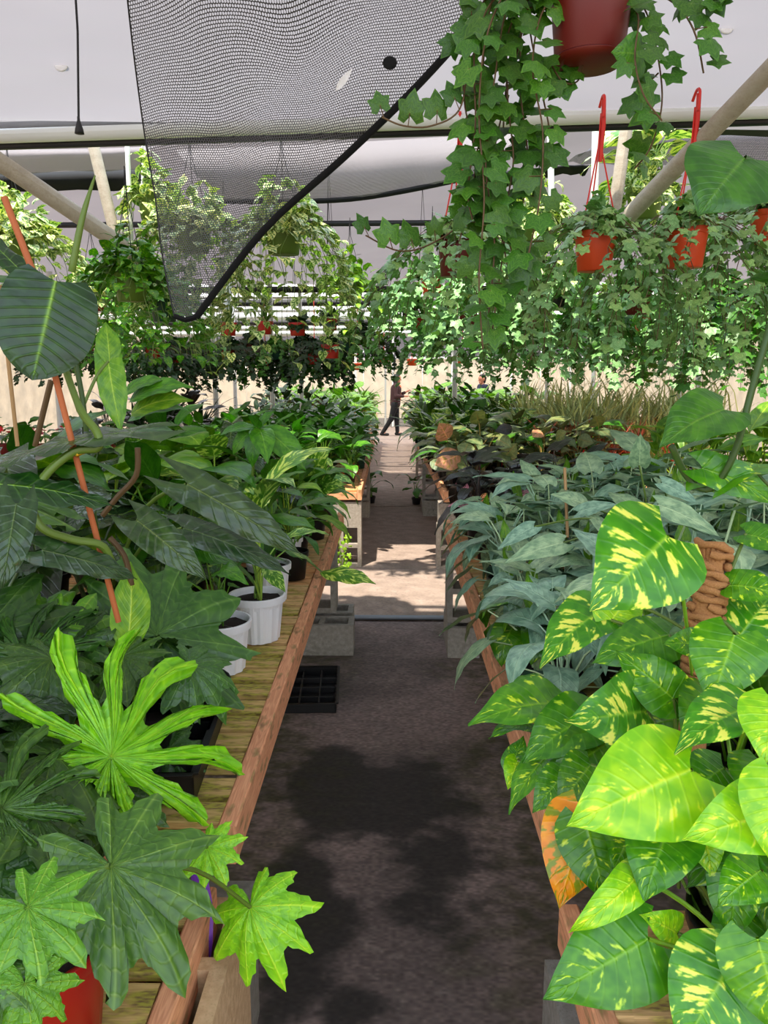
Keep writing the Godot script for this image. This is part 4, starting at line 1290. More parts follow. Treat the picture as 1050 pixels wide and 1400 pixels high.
func left_mid():
	# three white pots along the rail
	var spots := [[306, 914, 0.1, 0.165], [357, 872, 0.098, 0.165], [372, 820, 0.09, 0.16]]
	for i in 3:
		var s: Array = spots[i]
		var o := potted("white_pot_plant", "leafy plant in %s" % ["the nearest white pot, beside the empty black pot", "the middle of the three white pots on the rail side", "the furthest of the three white pots on the rail side"][i], on(s[0], s[1], 0.752), s[2], s[3], "white_plastic", "", 14)
		o.position.x -= 0.01
		tuft(o, "lance_tuft", "lance" if i != 1 else "dieff", 11, [0.30, 0.44, 0.44][i], 0.14)
	# a further white pot half hidden
	var w := potted("white_pot_plant", "plant in the white pot mostly hidden behind the glossy lobed leaf", on(228, 905, 0.752), 0.09, 0.16, "white_plastic", "", 14)
	tuft(w, "lance_tuft", "lance", 9, 0.4, 0.13)
	# the leaf lying out over the aisle
	var x := potted("speckled_leaf_plant", "plant in a black pot holding a single pale-speckled leaf out over the aisle", on(400, 790, 0.752), 0.075, 0.13, "black_plastic")
	var l := hero(x, "broad", 1, "dieff_0", 440, 782, 3.55, 514, 798, 3.4, 0.62, 0, 0.4, "pale-speckled leaf over the aisle")
	stalk(l, x, x.position + Vector3(0, 0.12, 0), 0.05, 0.004)
	tuft(x, "lance_tuft", "lance", 9, 0.34, 0.11)
	# umbrella of drooping leaflets
	var u := potted("umbrella_leaf_plant", "tall plant with a drooping umbrella of long green leaflets above the others", Vector3(-0.62, 0.75, -3.05), 0.09, 0.15, "black_plastic")
	var hub := P(352, 584, 2.95)
	put(u, "stem", tube([Vector3(0, 0.13, 0), (Vector3(0, 0.13, 0)).lerp(hub - u.position, 0.5) + Vector3(0.01, 0, 0.01), hub - u.position], 0.006, 7), M["stem_green"])
	for q in [[318, 622], [345, 640], [366, 634], [392, 632], [418, 644], [330, 566], [376, 562], [300, 596]]:
		hero(u, "broad", 3, "lance_%d" % (rng.randi() % 2), 352 + (q[0] - 352) * 0.06, 585, 2.95, q[0], q[1], 2.9 + rr(-0.12, 0.12), 0.85, rr(-20, 20), 0.5)
	tuft(u, "broad_tuft", "lance", 8, 0.42, 0.13)
	# the mixed crowd behind
	var kinds := [["broad_tuft", "dieff", "cream-flecked dumb cane", 0.52], ["broad_tuft", "lance", "broad green leafy plant", 0.56], ["lance_tuft", "lance", "narrow green leafy plant", 0.55], ["arrow_tuft", "arrow", "dark arrow-leaved plant", 0.58], ["broad_tuft", "young", "yellow-green broad-leaved plant", 0.5]]
	var row := 0
	for z in [-2.75, -3.1, -3.45, -3.8, -4.15, -4.5, -4.85]:
		var col := 0
		for xx in [-0.55, -0.82, -1.1, -1.38]:
			if xx == -0.55 and z > -3.6:
				col += 1
				continue
			var k: Array = kinds[(row * 3 + col * 2 + row * col) % 5]
			if z < -4.4 and col == 0:
				k = kinds[4 if z > -4.6 else 0]
			var o := potted("leafy_plant", "%s, %s row back from the white pots, %s from aisle" % [k[2], ORD[row], ORD[col]], Vector3(xx + rr(-0.03, 0.03), 0.75, z + rr(-0.04, 0.04)), 0.08, 0.14, "black_plastic" if col else pick(["black_plastic", "white_plastic"]), "mixed leafy plants on the left bench")
			var size: float = k[3] * (0.72 if col == 0 else (0.88 if col == 1 else 1.0))
			tuft(o, k[0], k[1], 12, size, 0.12)
			col += 1
		row += 1
	var yl := potted("caladium_plant", "pale-veined yellow-green plant at the far end of the slatted bench, leaves over the aisle", on(428, 716, 0.752), 0.08, 0.14, "black_plastic")
	for q in [[415, 672, 372, 648, "young_0"], [420, 665, 452, 612, "dieff_0"], [425, 668, 400, 612, "young_0"], [432, 670, 470, 640, "dieff_1"], [430, 672, 474, 662, "dieff_0"], [420, 675, 440, 640, "young_1"], [410, 680, 386, 690, "dieff_0"], [425, 682, 462, 690, "lance_0"]]:
		l = hero(yl, "broad", 2, q[4], q[0], q[1], 4.55, q[2], q[3], 4.5 + rr(-0.1, 0.1), 1.1, rr(-15, 15), 0.6)
		stalk(l, yl, yl.position + Vector3(0, 0.12, 0), 0.1, 0.004)
	tuft(yl, "broad_tuft", "dieff", 9, 0.36, 0.12)
	for q in [[430, 736, "lance"], [405, 760, "lance"], [442, 706, "bronze"]]:
		var o := potted("leafy_plant", "low black-potted plant at the rail, %s" % {430: "under the yellow-green pale-veined one", 405: "just behind the speckled leaf over the aisle", 442: "with bronze leaves at the bench's far corner"}[q[0]], on(q[0], q[1], 0.752), 0.07, 0.13, "black_plastic")
		tuft(o, "broad_tuft", q[2], 10, 0.27, 0.11)


func left_far():
	# the crowd of small green plants on the second bench
	var protos := []
	for i in 5:
		var p := potted("green_pot_plant", "", Vector3(0, -50, 0), 0.07, 0.13, ["green_pot", "black_plastic", "terracotta", "black_plastic", "green_pot"][i])
		tuft(p, ["lance_tuft", "broad_tuft", "lance_tuft", "strap_tuft", "broad_tuft"][i], ["lance", "lance", "lance", "grass_green", "dieff"][i], 13, [0.42, 0.38, 0.40, 0.42, 0.36][i], 0.11)
		protos.append(p)
	var group := "small green pot plants on the second left bench"
	for r in 17:
		for c in 7:
			var x := -0.39 - c * 0.255 + rr(-0.03, 0.03)
			var z := -6.85 - r * 0.27 + rr(-0.03, 0.03)
			if c == 0 and r == 0:
				continue
			var kind: int = [0, 2, 1, 3, 0, 1, 2, 0, 4][(r * 5 + c * 2) % 9]
			var o := copy_of(protos[kind], "green_pot_plant", "small green plant, %s from the aisle, %s row past the cross aisle" % [ORD[c], ORD[r]], group)
			o.position = Vector3(x, 0.69, z)
			o.rotation.y = rr(0, TAU)
			o.scale = Vector3.ONE * (rr(0.8, 1.0) * (0.8 if c == 0 else 1.0))
	for p in protos:
		p.free()
	var red := potted("red_pot_plant", "grassy plant in the orange-red pot at the bench corner past the cross aisle", on(474, 652, 0.692), 0.075, 0.13, "terracotta")
	tuft(red, "strap_tuft", "grass_green", 16, 0.34, 0.11)
	var gp := potted("green_pot_plant", "grassy plant in the dark green pot right behind the orange-red pot", on(491, 640, 0.692), 0.07, 0.15, "green_pot")
	tuft(gp, "lance_tuft", "lance", 13, 0.34, 0.12)
	# little plant growing on the block under the bench, by the aisle
	var low := thing("creeping_plant", "yellow-green creeping plant growing beside the sunlit block under the bench", "plant", Vector3(-0.45, 0.2, -6.35))
	for i in 60:
		var p := Vector3(rr(-0.06, 0.1), rr(-0.18, 0.16), rr(-0.05, 0.08))
		put(low, "leaf", LEAF["ivy"].blade[i % 6], M["neon_%d" % (i % 3)], Transform3D(Basis.from_euler(Vector3(rr(-0.2, 1.4), rr(-1, 1), rr(-0.5, 0.5))).scaled(Vector3.ONE * 0.028), p))
	put(low, "stem", tube(spline([Vector3(0, -0.2, 0), Vector3(0.03, -0.05, 0.03), Vector3(0.0, 0.14, 0.02)], 4), 0.004, 5), M["stem_green"])
	for q in [[-0.28, -10.0], [0.30, -9.9]]:
		var o := potted("floor_plant", "small green plant on the ground beside the %s bench, far down the aisle" % ("left" if q[0] < 0 else "right"), Vector3(q[0], 0, q[1]), 0.06, 0.1, "black_plastic")
		tuft(o, "broad_tuft", "lance", 10, 0.34, 0.08)
	# dark spiky plants and flowers further back
	far_plants()


func foliage(tuft_kind: String, count: int, size: float, lean := 0.25) -> ArrayMesh:
	# a whole distant plant's leaves as one mesh
	var g := Geo.new()
	var shapes: Array = LEAF[tuft_kind].tuft
	for i in count:
		var m: ArrayMesh = shapes[clampi(int((i + 0.5) / count * shapes.size()), 0, shapes.size() - 1)]
		var a := m.surface_get_arrays(0)
		var q := Geo.new()
		q.v = a[Mesh.ARRAY_VERTEX]
		q.uv = a[Mesh.ARRAY_TEX_UV]
		q.n = a[Mesh.ARRAY_NORMAL]
		q.ix = a[Mesh.ARRAY_INDEX]
		g.add(q, Transform3D((Basis(Vector3.UP, i * 2.399 + rr(-0.4, 0.4)) * Basis(Vector3.RIGHT, rr(-lean, lean))).scaled(Vector3.ONE * size * rr(0.8, 1.15)), Vector3.ZERO))
	return g.mesh()


func far_plant(proto: Array, at: Vector3, label: String, group := "", scale := 1.0) -> Node3D:
	# proto: name, foliage mesh, material, pot material
	var o := thing(proto[0], label, "plant", at, rr(0, TAU), group)
	pot(o, 0.08, 0.13, proto[3])
	var f := put(o, "foliage", proto[1], M[proto[2]], Transform3D(Basis.from_scale(Vector3.ONE * scale), Vector3(0, 0.11, 0)))
	f.set_meta("kind", "stuff")
	return o


func flower_head(o: Node3D, n: int, r: float, h: float, material: String):
	for i in n:
		var p := Vector3(rr(-r, r), h + rr(-0.04, 0.05), rr(-r, r))
		put(o, "flower", LEAF["flower"], M[material], Transform3D(Basis.from_euler(Vector3(rr(-0.5, 0.9), rr(0, TAU), 0)).scaled(Vector3.ONE * rr(0.035, 0.055)), p))


func far_plants():
	LEAF["flower"] = lobed([Vector3(0, 1, 1), Vector3(18, .62, 0), Vector3(36, 1, 1), Vector3(54, .62, 0), Vector3(72, 1, 1), Vector3(90, .62, 0), Vector3(108, 1, 1), Vector3(126, .62, 0), Vector3(144, 1, 1), Vector3(162, .62, 0), Vector3(180, 1, 1)], 1, 2, -0.3, 0.05).mesh()
	var lance := [foliage("lance_tuft", 16, 0.42), foliage("lance_tuft", 18, 0.5)]
	var broad := [foliage("broad_tuft", 14, 0.42), foliage("broad_tuft", 16, 0.5)]
	var strap := [foliage("strap_tuft", 26, 0.5), foliage("strap_tuft", 24, 0.6)]
	LEAF["far"] = {"lance": lance, "broad": broad, "strap": strap}
	var n := 0
	for r in 9:
		for c in 6:
			var kind: Array = [["dark_leaf_plant", lance[r % 2], "ivy_dark_1", "black_plastic"], ["pale_leaf_plant", broad[c % 2], "young_1", "green_pot"], ["green_leaf_plant", strap[r % 2], "grass_green_0", "black_plastic"]][0 if (r < 3 and c > 1) else 1 + (r + c) % 2]
			far_plant(kind, Vector3(-0.55 - c * 0.3 + rr(-0.05, 0.05), 0.69, -12.5 - r * 0.66 + rr(-0.08, 0.08)), "distant green plant, %s from the aisle, %s row of the furthest left bench" % [ORD[c], ORD[r]], "plants of the furthest left bench", rr(0.8, 1.1))
	# dark tall ones standing left of the green crowd
	for i in 7:
		var x := -2.5 - (i % 4) * 0.34
		var z := -9.6 - (i / 4) * 0.6 - rr(0, 0.2)
		var o := far_plant(["dark_leaf_plant", strap[i % 2] if i % 3 else lance[1], "ivy_dark_0" if i % 3 else "purple_leaf_0", "black_plastic"], Vector3(x, 0.70, z), "dark spiky-leaved plant in the %s place from the aisle behind the green crowd" % ORD[i], "dark spiky plants behind the green crowd", 1.15)
	var stand := thing("plant_bench", "grey bench of flowers and dark plants behind the left jungle", "bench", Vector3(-3.9, 0, -9.8))
	put(stand, "bench_top", bar(3.0, 1.6, 0.06), M["block_old"], Transform3D(Basis(), Vector3(0, 0.67, 0)))
	for q in [[-1.4, -0.7], [1.4, -0.7], [-1.4, 0.7], [1.4, 0.7]]:
		put(stand, "leg", bar(0.64, 0.08, 0.08), M["block_old"], Transform3D(Basis(Vector3.BACK, PI / 2), Vector3(q[0], 0.32, q[1])))
	for i in 9:
		var o := far_plant(["flowering_plant", broad[i % 2], "ivy_1", "terracotta_dark"], Vector3(-3.1 - i * 0.26, 0.70, -9.35 - (i % 2) * 0.2), "low flowering plant with %s blooms, %s from the aisle on the grey bench" % [["red", "pink", "red"][i % 3], ORD[i]], "flowering plants on the grey bench", 0.55)
		flower_head(o, 9, 0.13, 0.28, ["flower_red", "flower_pink", "flower_red"][i % 3])
	for i in 4:
		var o := far_plant(["flowering_plant", broad[i % 2], "ivy_1", "terracotta"], Vector3(-0.62 + (i % 2) * 0.14, 0.69, -12.2 - i * 0.5) if i < 2 else Vector3(0.9 + i * 0.2, 0.69, -12.4), "%s plant with orange blooms at the near end of the furthest benches" % ORD[i], "orange flowering plants", 0.6)
		flower_head(o, 7, 0.1, 0.32, "flower_orange")


# ------------------------------------------------------------------ right side
func right_near():
	var a := thing("golden_pothos", "large golden-splashed pothos climbing a coir pole and spilling over the near bench", "plant", Vector3(0.62, 0.62, -1.15))
	pot(a, 0.13, 0.2, "black_plastic")
	# coir pole: a core wound round with thick strands
	var foot := P(955, 930, 1.32)
	var top := P(975, 752, 1.36)
	var axis := top - foot
	var pole := put(a, "coir_pole", tube([foot - axis * 0.9 - a.position, foot - a.position, foot + axis * 0.5 - a.position, top - a.position], [0.024, 0.025, 0.026, 0.02], 12), M["coir"])
	pole.set_meta("label", "coir pole wound with rope")
	var bx := axis.normalized().cross(Vector3.BACK).normalized()
	var bz := bx.cross(axis.normalized())
	for s in 13:
		var line := []
		for i in 15:
			var t := i / 14.0 * TAU * 1.06
			var lift := (s * 0.081 - 0.02 + t / TAU * 0.10 + 0.012 * sin(t * 3 + s))
			line.append(foot + axis * lift + (bx * cos(t + s * 1.3) + bz * sin(t + s * 1.3)) * 0.0285 - a.position)
		var fat := []
		for i in 15:
			fat.append(0.0068 + 0.0016 * sin(i * 2.1 + s))
		put(pole, "rope", tube(line, fat, 7), M["coir"])
	for s in 16:
		var t := TAU * s / 16
		var o := (bx * cos(t) + bz * sin(t))
		put(pole, "fibre", tube([top + o * 0.016 - axis * 0.08 - a.position, top + o * 0.02 + axis * 0.02 - a.position, top + o * rr(0.014, 0.026) + axis * rr(0.03, 0.055) - a.position], [0.006, 0.005, 0.002], 5), M["coir"])
	# its leaves: kind, stalk end and tip in the view with their distances, breadth, roll
	var rows := [
		["pothos_var", 1, 912, 733, 1.24, 806, 836, 1.16, 1.12, -6, 0.9],
		["pothos_var", 2, 826, 832, 1.5, 738, 914, 1.42, 0.80, 15, 0.7], ["pothos_1", 1, 915, 868, 1.38, 808, 908, 1.36, 0.85, 10, 0.6],
		["pothos_0", 2, 762, 962, 1.5, 640, 992, 1.42, 0.75, 12, 0.65], ["pothos_1", 2, 806, 978, 1.42, 714, 1044, 1.36, 0.9, 10, 0.8],
		["pothos_var", 2, 884, 972, 1.3, 772, 986, 1.22, 0.95, -20, 0.75], ["pothos_0", 2, 920, 955, 1.28, 842, 890, 1.34, 0.9, 0, 0.8],
		["pothos_0", 1, 1004, 868, 1.2, 970, 966, 1.15, 1.15, 0, 0.9], ["pothos_2", 2, 986, 962, 1.24, 932, 1014, 1.18, 1.35, 0, 0.8],
		["pothos_lime", 1, 944, 1052, 1.02, 774, 1130, 0.96, 0.92, -4, 0.75], ["pothos_var", 2, 1030, 966, 1.08, 922, 1032, 1.0, 0.75, 20, 0.8],
		["pothos_lime", 1, 1062, 960, 1.0, 1044, 1046, 0.95, 1.2, 0, 0.9], ["pothos_lime", 1, 1066, 1062, 0.92, 1058, 1186, 0.88, 1.0, 0, 0.9],
		["pothos_lime", 2, 1062, 1108, 0.95, 932, 1148, 0.92, 0.85, -15, 0.7], ["pothos_1", 2, 916, 1130, 1.02, 880, 1234, 0.96, 1.15, 8, 0.85],
		["pothos_old", 1, 800, 1112, 1.12, 764, 1242, 1.06, 0.95, 0, 0.9], ["pothos_2", 1, 800, 1120, 1.1, 830, 1236, 1.04, 1.0, 0, 0.85],
		["pothos_lime", 5, 872, 1196, 1.0, 776, 1276, 0.95, 0.42, -30, 0.4], ["pothos_1", 1, 886, 1284, 0.96, 742, 1366, 0.92, 0.92, -8, 0.85],
		["pothos_lime", 2, 926, 1276, 1.0, 874, 1250, 0.98, 0.8, 0, 0.9], ["pothos_var", 1, 1000, 1316, 0.9, 928, 1440, 0.86, 1.15, 0, 0.9],
		["pothos_0", 1, 1036, 1284, 0.88, 1070, 1420, 0.84, 1.1, 0, 0.9], ["pothos_1", 2, 1010, 1180, 0.98, 1000, 1290, 0.94, 0.9, 10, 0.8],
		["pothos_0", 2, 752, 1030, 1.4, 696, 1114, 1.32, 0.6, 25, 0.7], ["pothos_2", 2, 836, 1012, 1.38, 752, 1074, 1.32, 1.0, 0, 0.75],
		["pothos_2", 1, 858, 1000, 1.32, 846, 1052, 1.28, 1.3, 0, 0.9], ["pothos_1", 3, 742, 1000, 1.5, 668, 1010, 1.44, 0.6, 30, 0.5],
		["pothos_lime", 3, 708, 1040, 1.42, 694, 1080, 1.38, 0.9, 0, 0.9], ["pothos_1", 2, 770, 1060, 1.3, 728, 1112, 1.26, 0.9, 0, 0.8],
		["pothos_1", 2, 752, 940, 1.62, 688, 950, 1.55, 0.7, 20, 0.6], ["pothos_2", 1, 870, 1130, 1.08, 838, 1190, 1.02, 1.2, 0, 0.8],
		["pothos_lime", 1, 836, 848, 1.45, 872, 800, 1.5, 1.1, 0, 0.8], ["pothos_0", 2, 900, 915, 1.36, 846, 940, 1.32, 0.9, 0, 0.7],
		["pothos_1", 1, 990, 1050, 1.1, 930, 1092, 1.06, 1.1, 0, 0.7], ["pothos_2", 1, 1040, 1040, 1.08, 1020, 1100, 1.02, 1.2, 0, 0.8],
		["pothos_0", 3, 1040, 1190, 0.95, 980, 1240, 0.92, 1.0, 0, 0.7], ["pothos_lime", 2, 960, 1130, 1.02, 975, 1200, 0.98, 1.0, 0, 0.9],
		["pothos_var", 1, 1010, 870, 1.3, 1066, 800, 1.36, 1.0, 0, 0.8], ["pothos_0", 2, 1000, 800, 1.32, 1080, 820, 1.28, 0.9, 0, 0.5],
		["pothos_1", 2, 1020, 730, 1.4, 1090, 760, 1.35, 0.8, 0, 0.5], ["pothos_0", 2, 955, 880, 1.28, 905, 880, 1.26, 0.9, 0, 0.9],
		["pothos_1", 1, 700, 1048, 1.46, 716, 1006, 1.5, 0.9, 0, 0.7], ["pothos_2", 2, 808, 1046, 1.25, 762, 1106, 1.2, 1.0, 0, 0.8]]
	for i in rows.size():
		var q: Array = rows[i]
		var l := hero(a, "heart", q[1], q[0], q[2], q[3], q[4], q[5], q[6], q[7], q[8], q[9], q[10], {0: "largest cream-splashed leaf, in front of the coir pole", 15: "old leaf turning orange", 9: "broad bright leaf over the low bench"}.get(i, ""))
		var root: Vector3 = foot + axis * rr(-0.5, 0.7) if q[3] < 900 else Vector3(0.56 + rr(-0.06, 0.12), 0.82 + rr(-0.03, 0.03), -1.18 + rr(-0.1, 0.1))
		if q[3] > 1180:
			root = Vector3(0.58, 0.74, -0.98)
		stalk(l, a, root, 0.12, 0.0034, pick(["stem_green", "young", "stem_green"]))
	tuft(a, "heart_tuft", "pothos", 14, 0.26, 0.18, 0.08)
	# the runner climbing out of the frame, with its own leaves
	var line := []
	for q in spline([P(1100, 300, 1.2), P(1052, 450, 1.18), P(1026, 540, 1.18), P(1004, 620, 1.18), P(972, 668, 1.2), P(940, 652, 1.22), P(918, 610, 1.2)], 5):
		line.append(q - a.position)
	put(a, "runner", tube(line, 0.0055, 8), M["stem_dark"])
	line = []
	for q in spline([P(976, 668, 1.2), P(1010, 640, 1.22), P(1060, 690, 1.25), P(1100, 900, 1.28)], 4):
		line.append(q - a.position)
	put(a, "runner", tube(line, 0.0045, 7), M["stem_dark"])
	var l := hero(a, "heart", 2, "lance_2", 990, 560, 1.16, 902, 612, 1.14, 1.1, 18, 0.75, "dark leaf on the climbing runner")
	l = hero(a, "heart", 1, "lance_3", 1018, 216, 1.12, 954, 296, 1.08, 1.4, 10, 0.9, "heart-shaped leaf hanging high at the right edge")
	stalk(l, a, P(1110, 260, 1.15), 0.0, 0.004, "stem_dark")
	l = hero(a, "heart", 3, "lance_3", 1062, 380, 1.12, 1006, 396, 1.1, 0.8, 40, 0.4)
	hero(a, "heart", 2, "pothos_1", 960, 640, 1.2, 1062, 690, 1.2, 0.55, 30, 0.4)
	hero(a, "heart", 2, "pothos_0", 978, 665, 1.2, 1080, 650, 1.3, 0.6, -20, 0.4)
	for q in [[0.74, -1.5, 0.30, "second"], [0.98, -1.25, 0.32, "third"], [0.86, -0.85, 0.3, "fourth"], [1.15, -1.7, 0.34, "fifth"]]:
		var o := potted("golden_pothos", "golden pothos %s" % {"second": "in a black pot just behind the coir pole", "third": "at the right edge beside the coir pole", "fourth": "in the lowest right corner", "fifth": "at the right edge behind the climbing runner's foot"}[q[3]], Vector3(q[0], 0.75 if q[1] < -1.45 else 0.6, q[1]), 0.11, 0.16, "black_plastic")
		tuft(o, "heart_tuft", "pothos", 16, q[2], 0.14, 0.05)
	var gpot := potted("golden_pothos", "small pothos in a dark green pot at the rail, under the silver leaves", on(722, 925, 0.752), 0.06, 0.12, "green_pot")
	tuft(gpot, "heart_tuft", "pothos", 8, 0.18, 0.1)
	gpot = potted("golden_pothos", "small pothos in a clear-rimmed black pot beside the dark green one", on(765, 945, 0.752), 0.075, 0.12, "black_dusty")
	tuft(gpot, "heart_tuft", "pothos", 8, 0.2, 0.1)


func right_mid():
	var protos := []
	for i in 5:
		var p := potted("silver_leaf_plant", "", Vector3(0, -50, 0), 0.075, 0.13, ["black_plastic", "black_plastic", "green_pot", "black_plastic", "black_plastic"][i])
		tuft(p, "silver_tuft", "silver", 15, [0.42, 0.38, 0.40, 0.44, 0.36][i], 0.11, 0.03, 0.35)
		put(p, "leaf", LEAF["lance"].blade[1], M["young_1"], frame_of(Vector3(0.02, 0.3, 0.02), Vector3(0.05, 0.47, 0.06), Vector3(0, 0.3, 1)))
		protos.append(p)
	var n := 0
	for r in 11:
		for c in 5:
			var z := -1.95 - r * 0.245
			var x := 0.455 + c * 0.245
			if r >= 9 and c < 2:
				continue
			var o := copy_of(protos[(r * 2 + c * 3) % 5], "silver_leaf_plant", "silver-leaved philodendron, %s from the aisle rail in the %s row back from the golden pothos" % [ORD[c], ORD[r]], "silver-leaved philodendrons on the right bench")
			o.position = Vector3(x + rr(-0.03, 0.03), 0.75, z + rr(-0.03, 0.03))
			o.rotation.y = rr(0, TAU)
			o.scale = Vector3.ONE * (rr(0.92, 1.1) * [0.78, 0.88, 0.94, 1.0, 1.0][c])
	for p in protos:
		p.free()
	var h := potted("silver_leaf_plant", "taller silver-leaved philodendron with one round leaf held upright before the grassy plants", Vector3(1.05, 0.75, -3.3), 0.08, 0.14, "black_plastic")
	for q in [[874, 636, 876, 592, 3.1, 1.25], [800, 690, 752, 676, 2.9, 1.0], [790, 700, 846, 690, 2.8, 1.0], [900, 690, 985, 735, 2.3, 0.9], [905, 660, 955, 690, 2.6, 0.9], [730, 720, 680, 752, 2.5, 0.9], [770, 742, 690, 770, 2.35, 0.9]]:
		var l := hero(h, "silver", 1, "silver_%d" % (rng.randi() % 2), q[0], q[1], q[4], q[2], q[3], q[4] - 0.05, q[5], rr(-10, 10), 0.55)
		stalk(l, h, h.position + Vector3(rr(-0.1, 0.1), 0.14, rr(-0.05, 0.3)), 0.1, 0.0035)
	tuft(h, "silver_tuft", "silver", 12, 0.42, 0.12)
	put(h, "stake", tube([P(776, 735, 2.9) - h.position, P(772, 640, 3.05) - h.position], 0.006, 6), M["cane"])
	for i in 9:
		var q: Array = [[0.47, -4.22], [0.70, -4.25], [0.47, -4.5], [0.72, -4.52], [0.97, -4.55], [0.5, -4.8], [0.76, -4.82], [1.02, -4.8], [1.25, -4.75]][i]
		var o := potted("purple_leaf_plant", "near-black philodendron with pink-splashed leaves, %s" % ["at the rail nearest the silver ones", "second from the rail behind the silver ones", "at the rail in the middle row", "middle of the middle row", "third from the rail in the middle row", "at the bench's far corner", "second along the bench's far end", "third along the bench's far end", "fourth along the bench's far end"][i], Vector3(q[0], 0.75, q[1]), 0.07, 0.13, "black_plastic")
		tuft(o, "silver_tuft", "purple_leaf", 13, rr(0.32, 0.4), 0.11)
		for k in 1:
			put(o, "leaf", LEAF["silver"].blade[1], M["pink_leaf"], frame_of(Vector3(rr(-0.12, 0.08), rr(0.2, 0.34), rr(0.0, 0.16)), Vector3(rr(-0.2, 0.12), rr(0.24, 0.34), rr(0.1, 0.26)), Vector3(0, 1, 0.6))).set_meta("label", "pink leaf")


func right_far():
	# bronze and salmon leaved plants at the near end of the second bench
	var n := 0
	for r in 5:
		for c in 6:
			var x := 0.50 + c * 0.26 - r * 0.005
			var z := -6.75 - r * 0.28
			var o := potted("bronze_leaf_plant", "bronze-leaved philodendron, %s from the aisle in the %s row of its bench" % [ORD[c], ORD[r]], Vector3(x + rr(-0.03, 0.03), 0.69, z + rr(-0.03, 0.03)), 0.075, 0.13, "black_plastic", "bronze-leaved philodendrons past the cross aisle")
			tuft(o, "broad_tuft", ["bronze", "bronze", "lance", "bronze", "bronze"][(r * 2 + c) % 5], 11, rr(0.38, 0.48), 0.11)
			if (r + c) % 2 == 0:
				put(o, "stem", tube([Vector3(0.02, 0.1, 0.02), Vector3(0.03, 0.22, 0.05), Vector3(0.05, 0.34, 0.07)], 0.006, 6), M["red_ribbon"])
			n += 1
	var b := potted("salmon_leaf_plant", "salmon-pink leaved philodendron overhanging the near aisle corner of its bench", Vector3(0.56, 0.69, -6.68), 0.075, 0.13, "black_plastic")
	for q in [[628, 622, 594, 636, "salmon", 1.5], [612, 600, 600, 578, "salmon", 1.7], [640, 606, 632, 624, "bronze_0", 1.8], [680, 600, 700, 612, "bronze_0", 1.5], [690, 625, 706, 606, "bronze_0", 1.6], [590, 630, 612, 644, "bronze_1", 1.2], [740, 590, 728, 598, "salmon", 1.4], [700, 585, 676, 590, "purple_leaf_0", 1.0], [760, 600, 775, 590, "bronze_0", 1.4], [790, 600, 812, 606, "bronze_2", 1.5]]:
		hero(b, "broad", 1, q[4], q[0], q[1], 6.5, q[2], q[3], 6.4, q[5], rr(-15, 15), 0.75)
	tuft(b, "broad_tuft", "bronze", 9, 0.4, 0.11)
	# green plants along the aisle edge behind them
	var pr := []
	for i in 3:
		var p := potted("aisle_plant", "", Vector3(0, -50, 0), 0.07, 0.13, ["black_plastic", "green_pot", "black_plastic"][i])
		tuft(p, ["broad_tuft", "strap_tuft", "lance_tuft"][i], ["dieff", "grass_green", "lance"][i], 13, 0.44, 0.11)
		pr.append(p)
	for r in 11:
		for c in 4:
			var o := copy_of(pr[(r * 2 + c) % 3 if r < 4 else 1], "aisle_plant", "green strap-leaved plant, %s from the aisle, %s row behind the bronze plants" % [ORD[c], ORD[r]], "green plants behind the bronze ones")
			o.position = Vector3(0.46 + c * 0.29 + rr(-0.04, 0.04) - r * 0.006, 0.69, -8.2 - r * 0.31 + rr(-0.04, 0.04))
			o.rotation.y = rr(0, TAU)
			o.scale = Vector3.ONE * rr(0.95, 1.25) * (1.1 if r > 4 else 0.9)
	for p in pr:
		p.free()
	# grasses: gold tufts with red ones in front
	for i in 12:
		var o := potted("gold_grass", "straw-gold grassy tuft, %s of the tall grasses behind the silver plants" % ORD[i], Vector3(1.75 + (i % 6) * 0.27 + rr(-0.05, 0.05), 0.69, -7.7 - (i / 6) * 0.45 + rr(-0.06, 0.06)), 0.08, 0.13, "black_plastic", "straw-gold grassy tufts")
		tuft(o, "grass_tuft", "grass_gold", 80, 0.86, 0.11, 0.03, 0.5)
	for i in 9:
		var o := potted("red_grass", "coral-red grassy plant, %s in front of the straw-gold grasses" % ORD[i], Vector3(1.42 + (i % 5) * 0.27 + rr(-0.05, 0.05), 0.69, -7.15 - (i / 5) * 0.25 + rr(-0.06, 0.06)), 0.07, 0.13, "black_plastic", "coral-red grassy plants")
		tuft(o, "grass_tuft", "grass_red", 40, 0.48, 0.11, 0.03, 0.6)
	for i in 6:
		var o := potted("gold_grass", "straw-gold grassy tuft, %s of those by the green strap plants" % ORD[i], Vector3(1.55 + (i % 3) * 0.3, 0.69, -8.9 - (i / 3) * 0.5), 0.08, 0.13, "black_plastic", "straw-gold grassy tufts further back")
		tuft(o, "grass_tuft", "grass_gold", 60, 0.8, 0.11, 0.03, 0.5)
	# yellow-green plants at the right edge and the big bench they share
	var sb := thing("plant_bench", "broad grey bench behind the silver plants at the right edge", "bench", Vector3(3.2, 0, -5.6))
	put(sb, "bench_top", bar(3.0, 2.0, 0.06), M["block_old"], Transform3D(Basis(), Vector3(0, 0.67, 0)))
	for q in [[-1.4, -0.9], [1.4, -0.9], [-1.4, 0.9], [1.4, 0.9]]:
		put(sb, "leg", bar(0.64, 0.08, 0.08), M["block_old"], Transform3D(Basis(Vector3.BACK, PI / 2), Vector3(q[0], 0.32, q[1])))
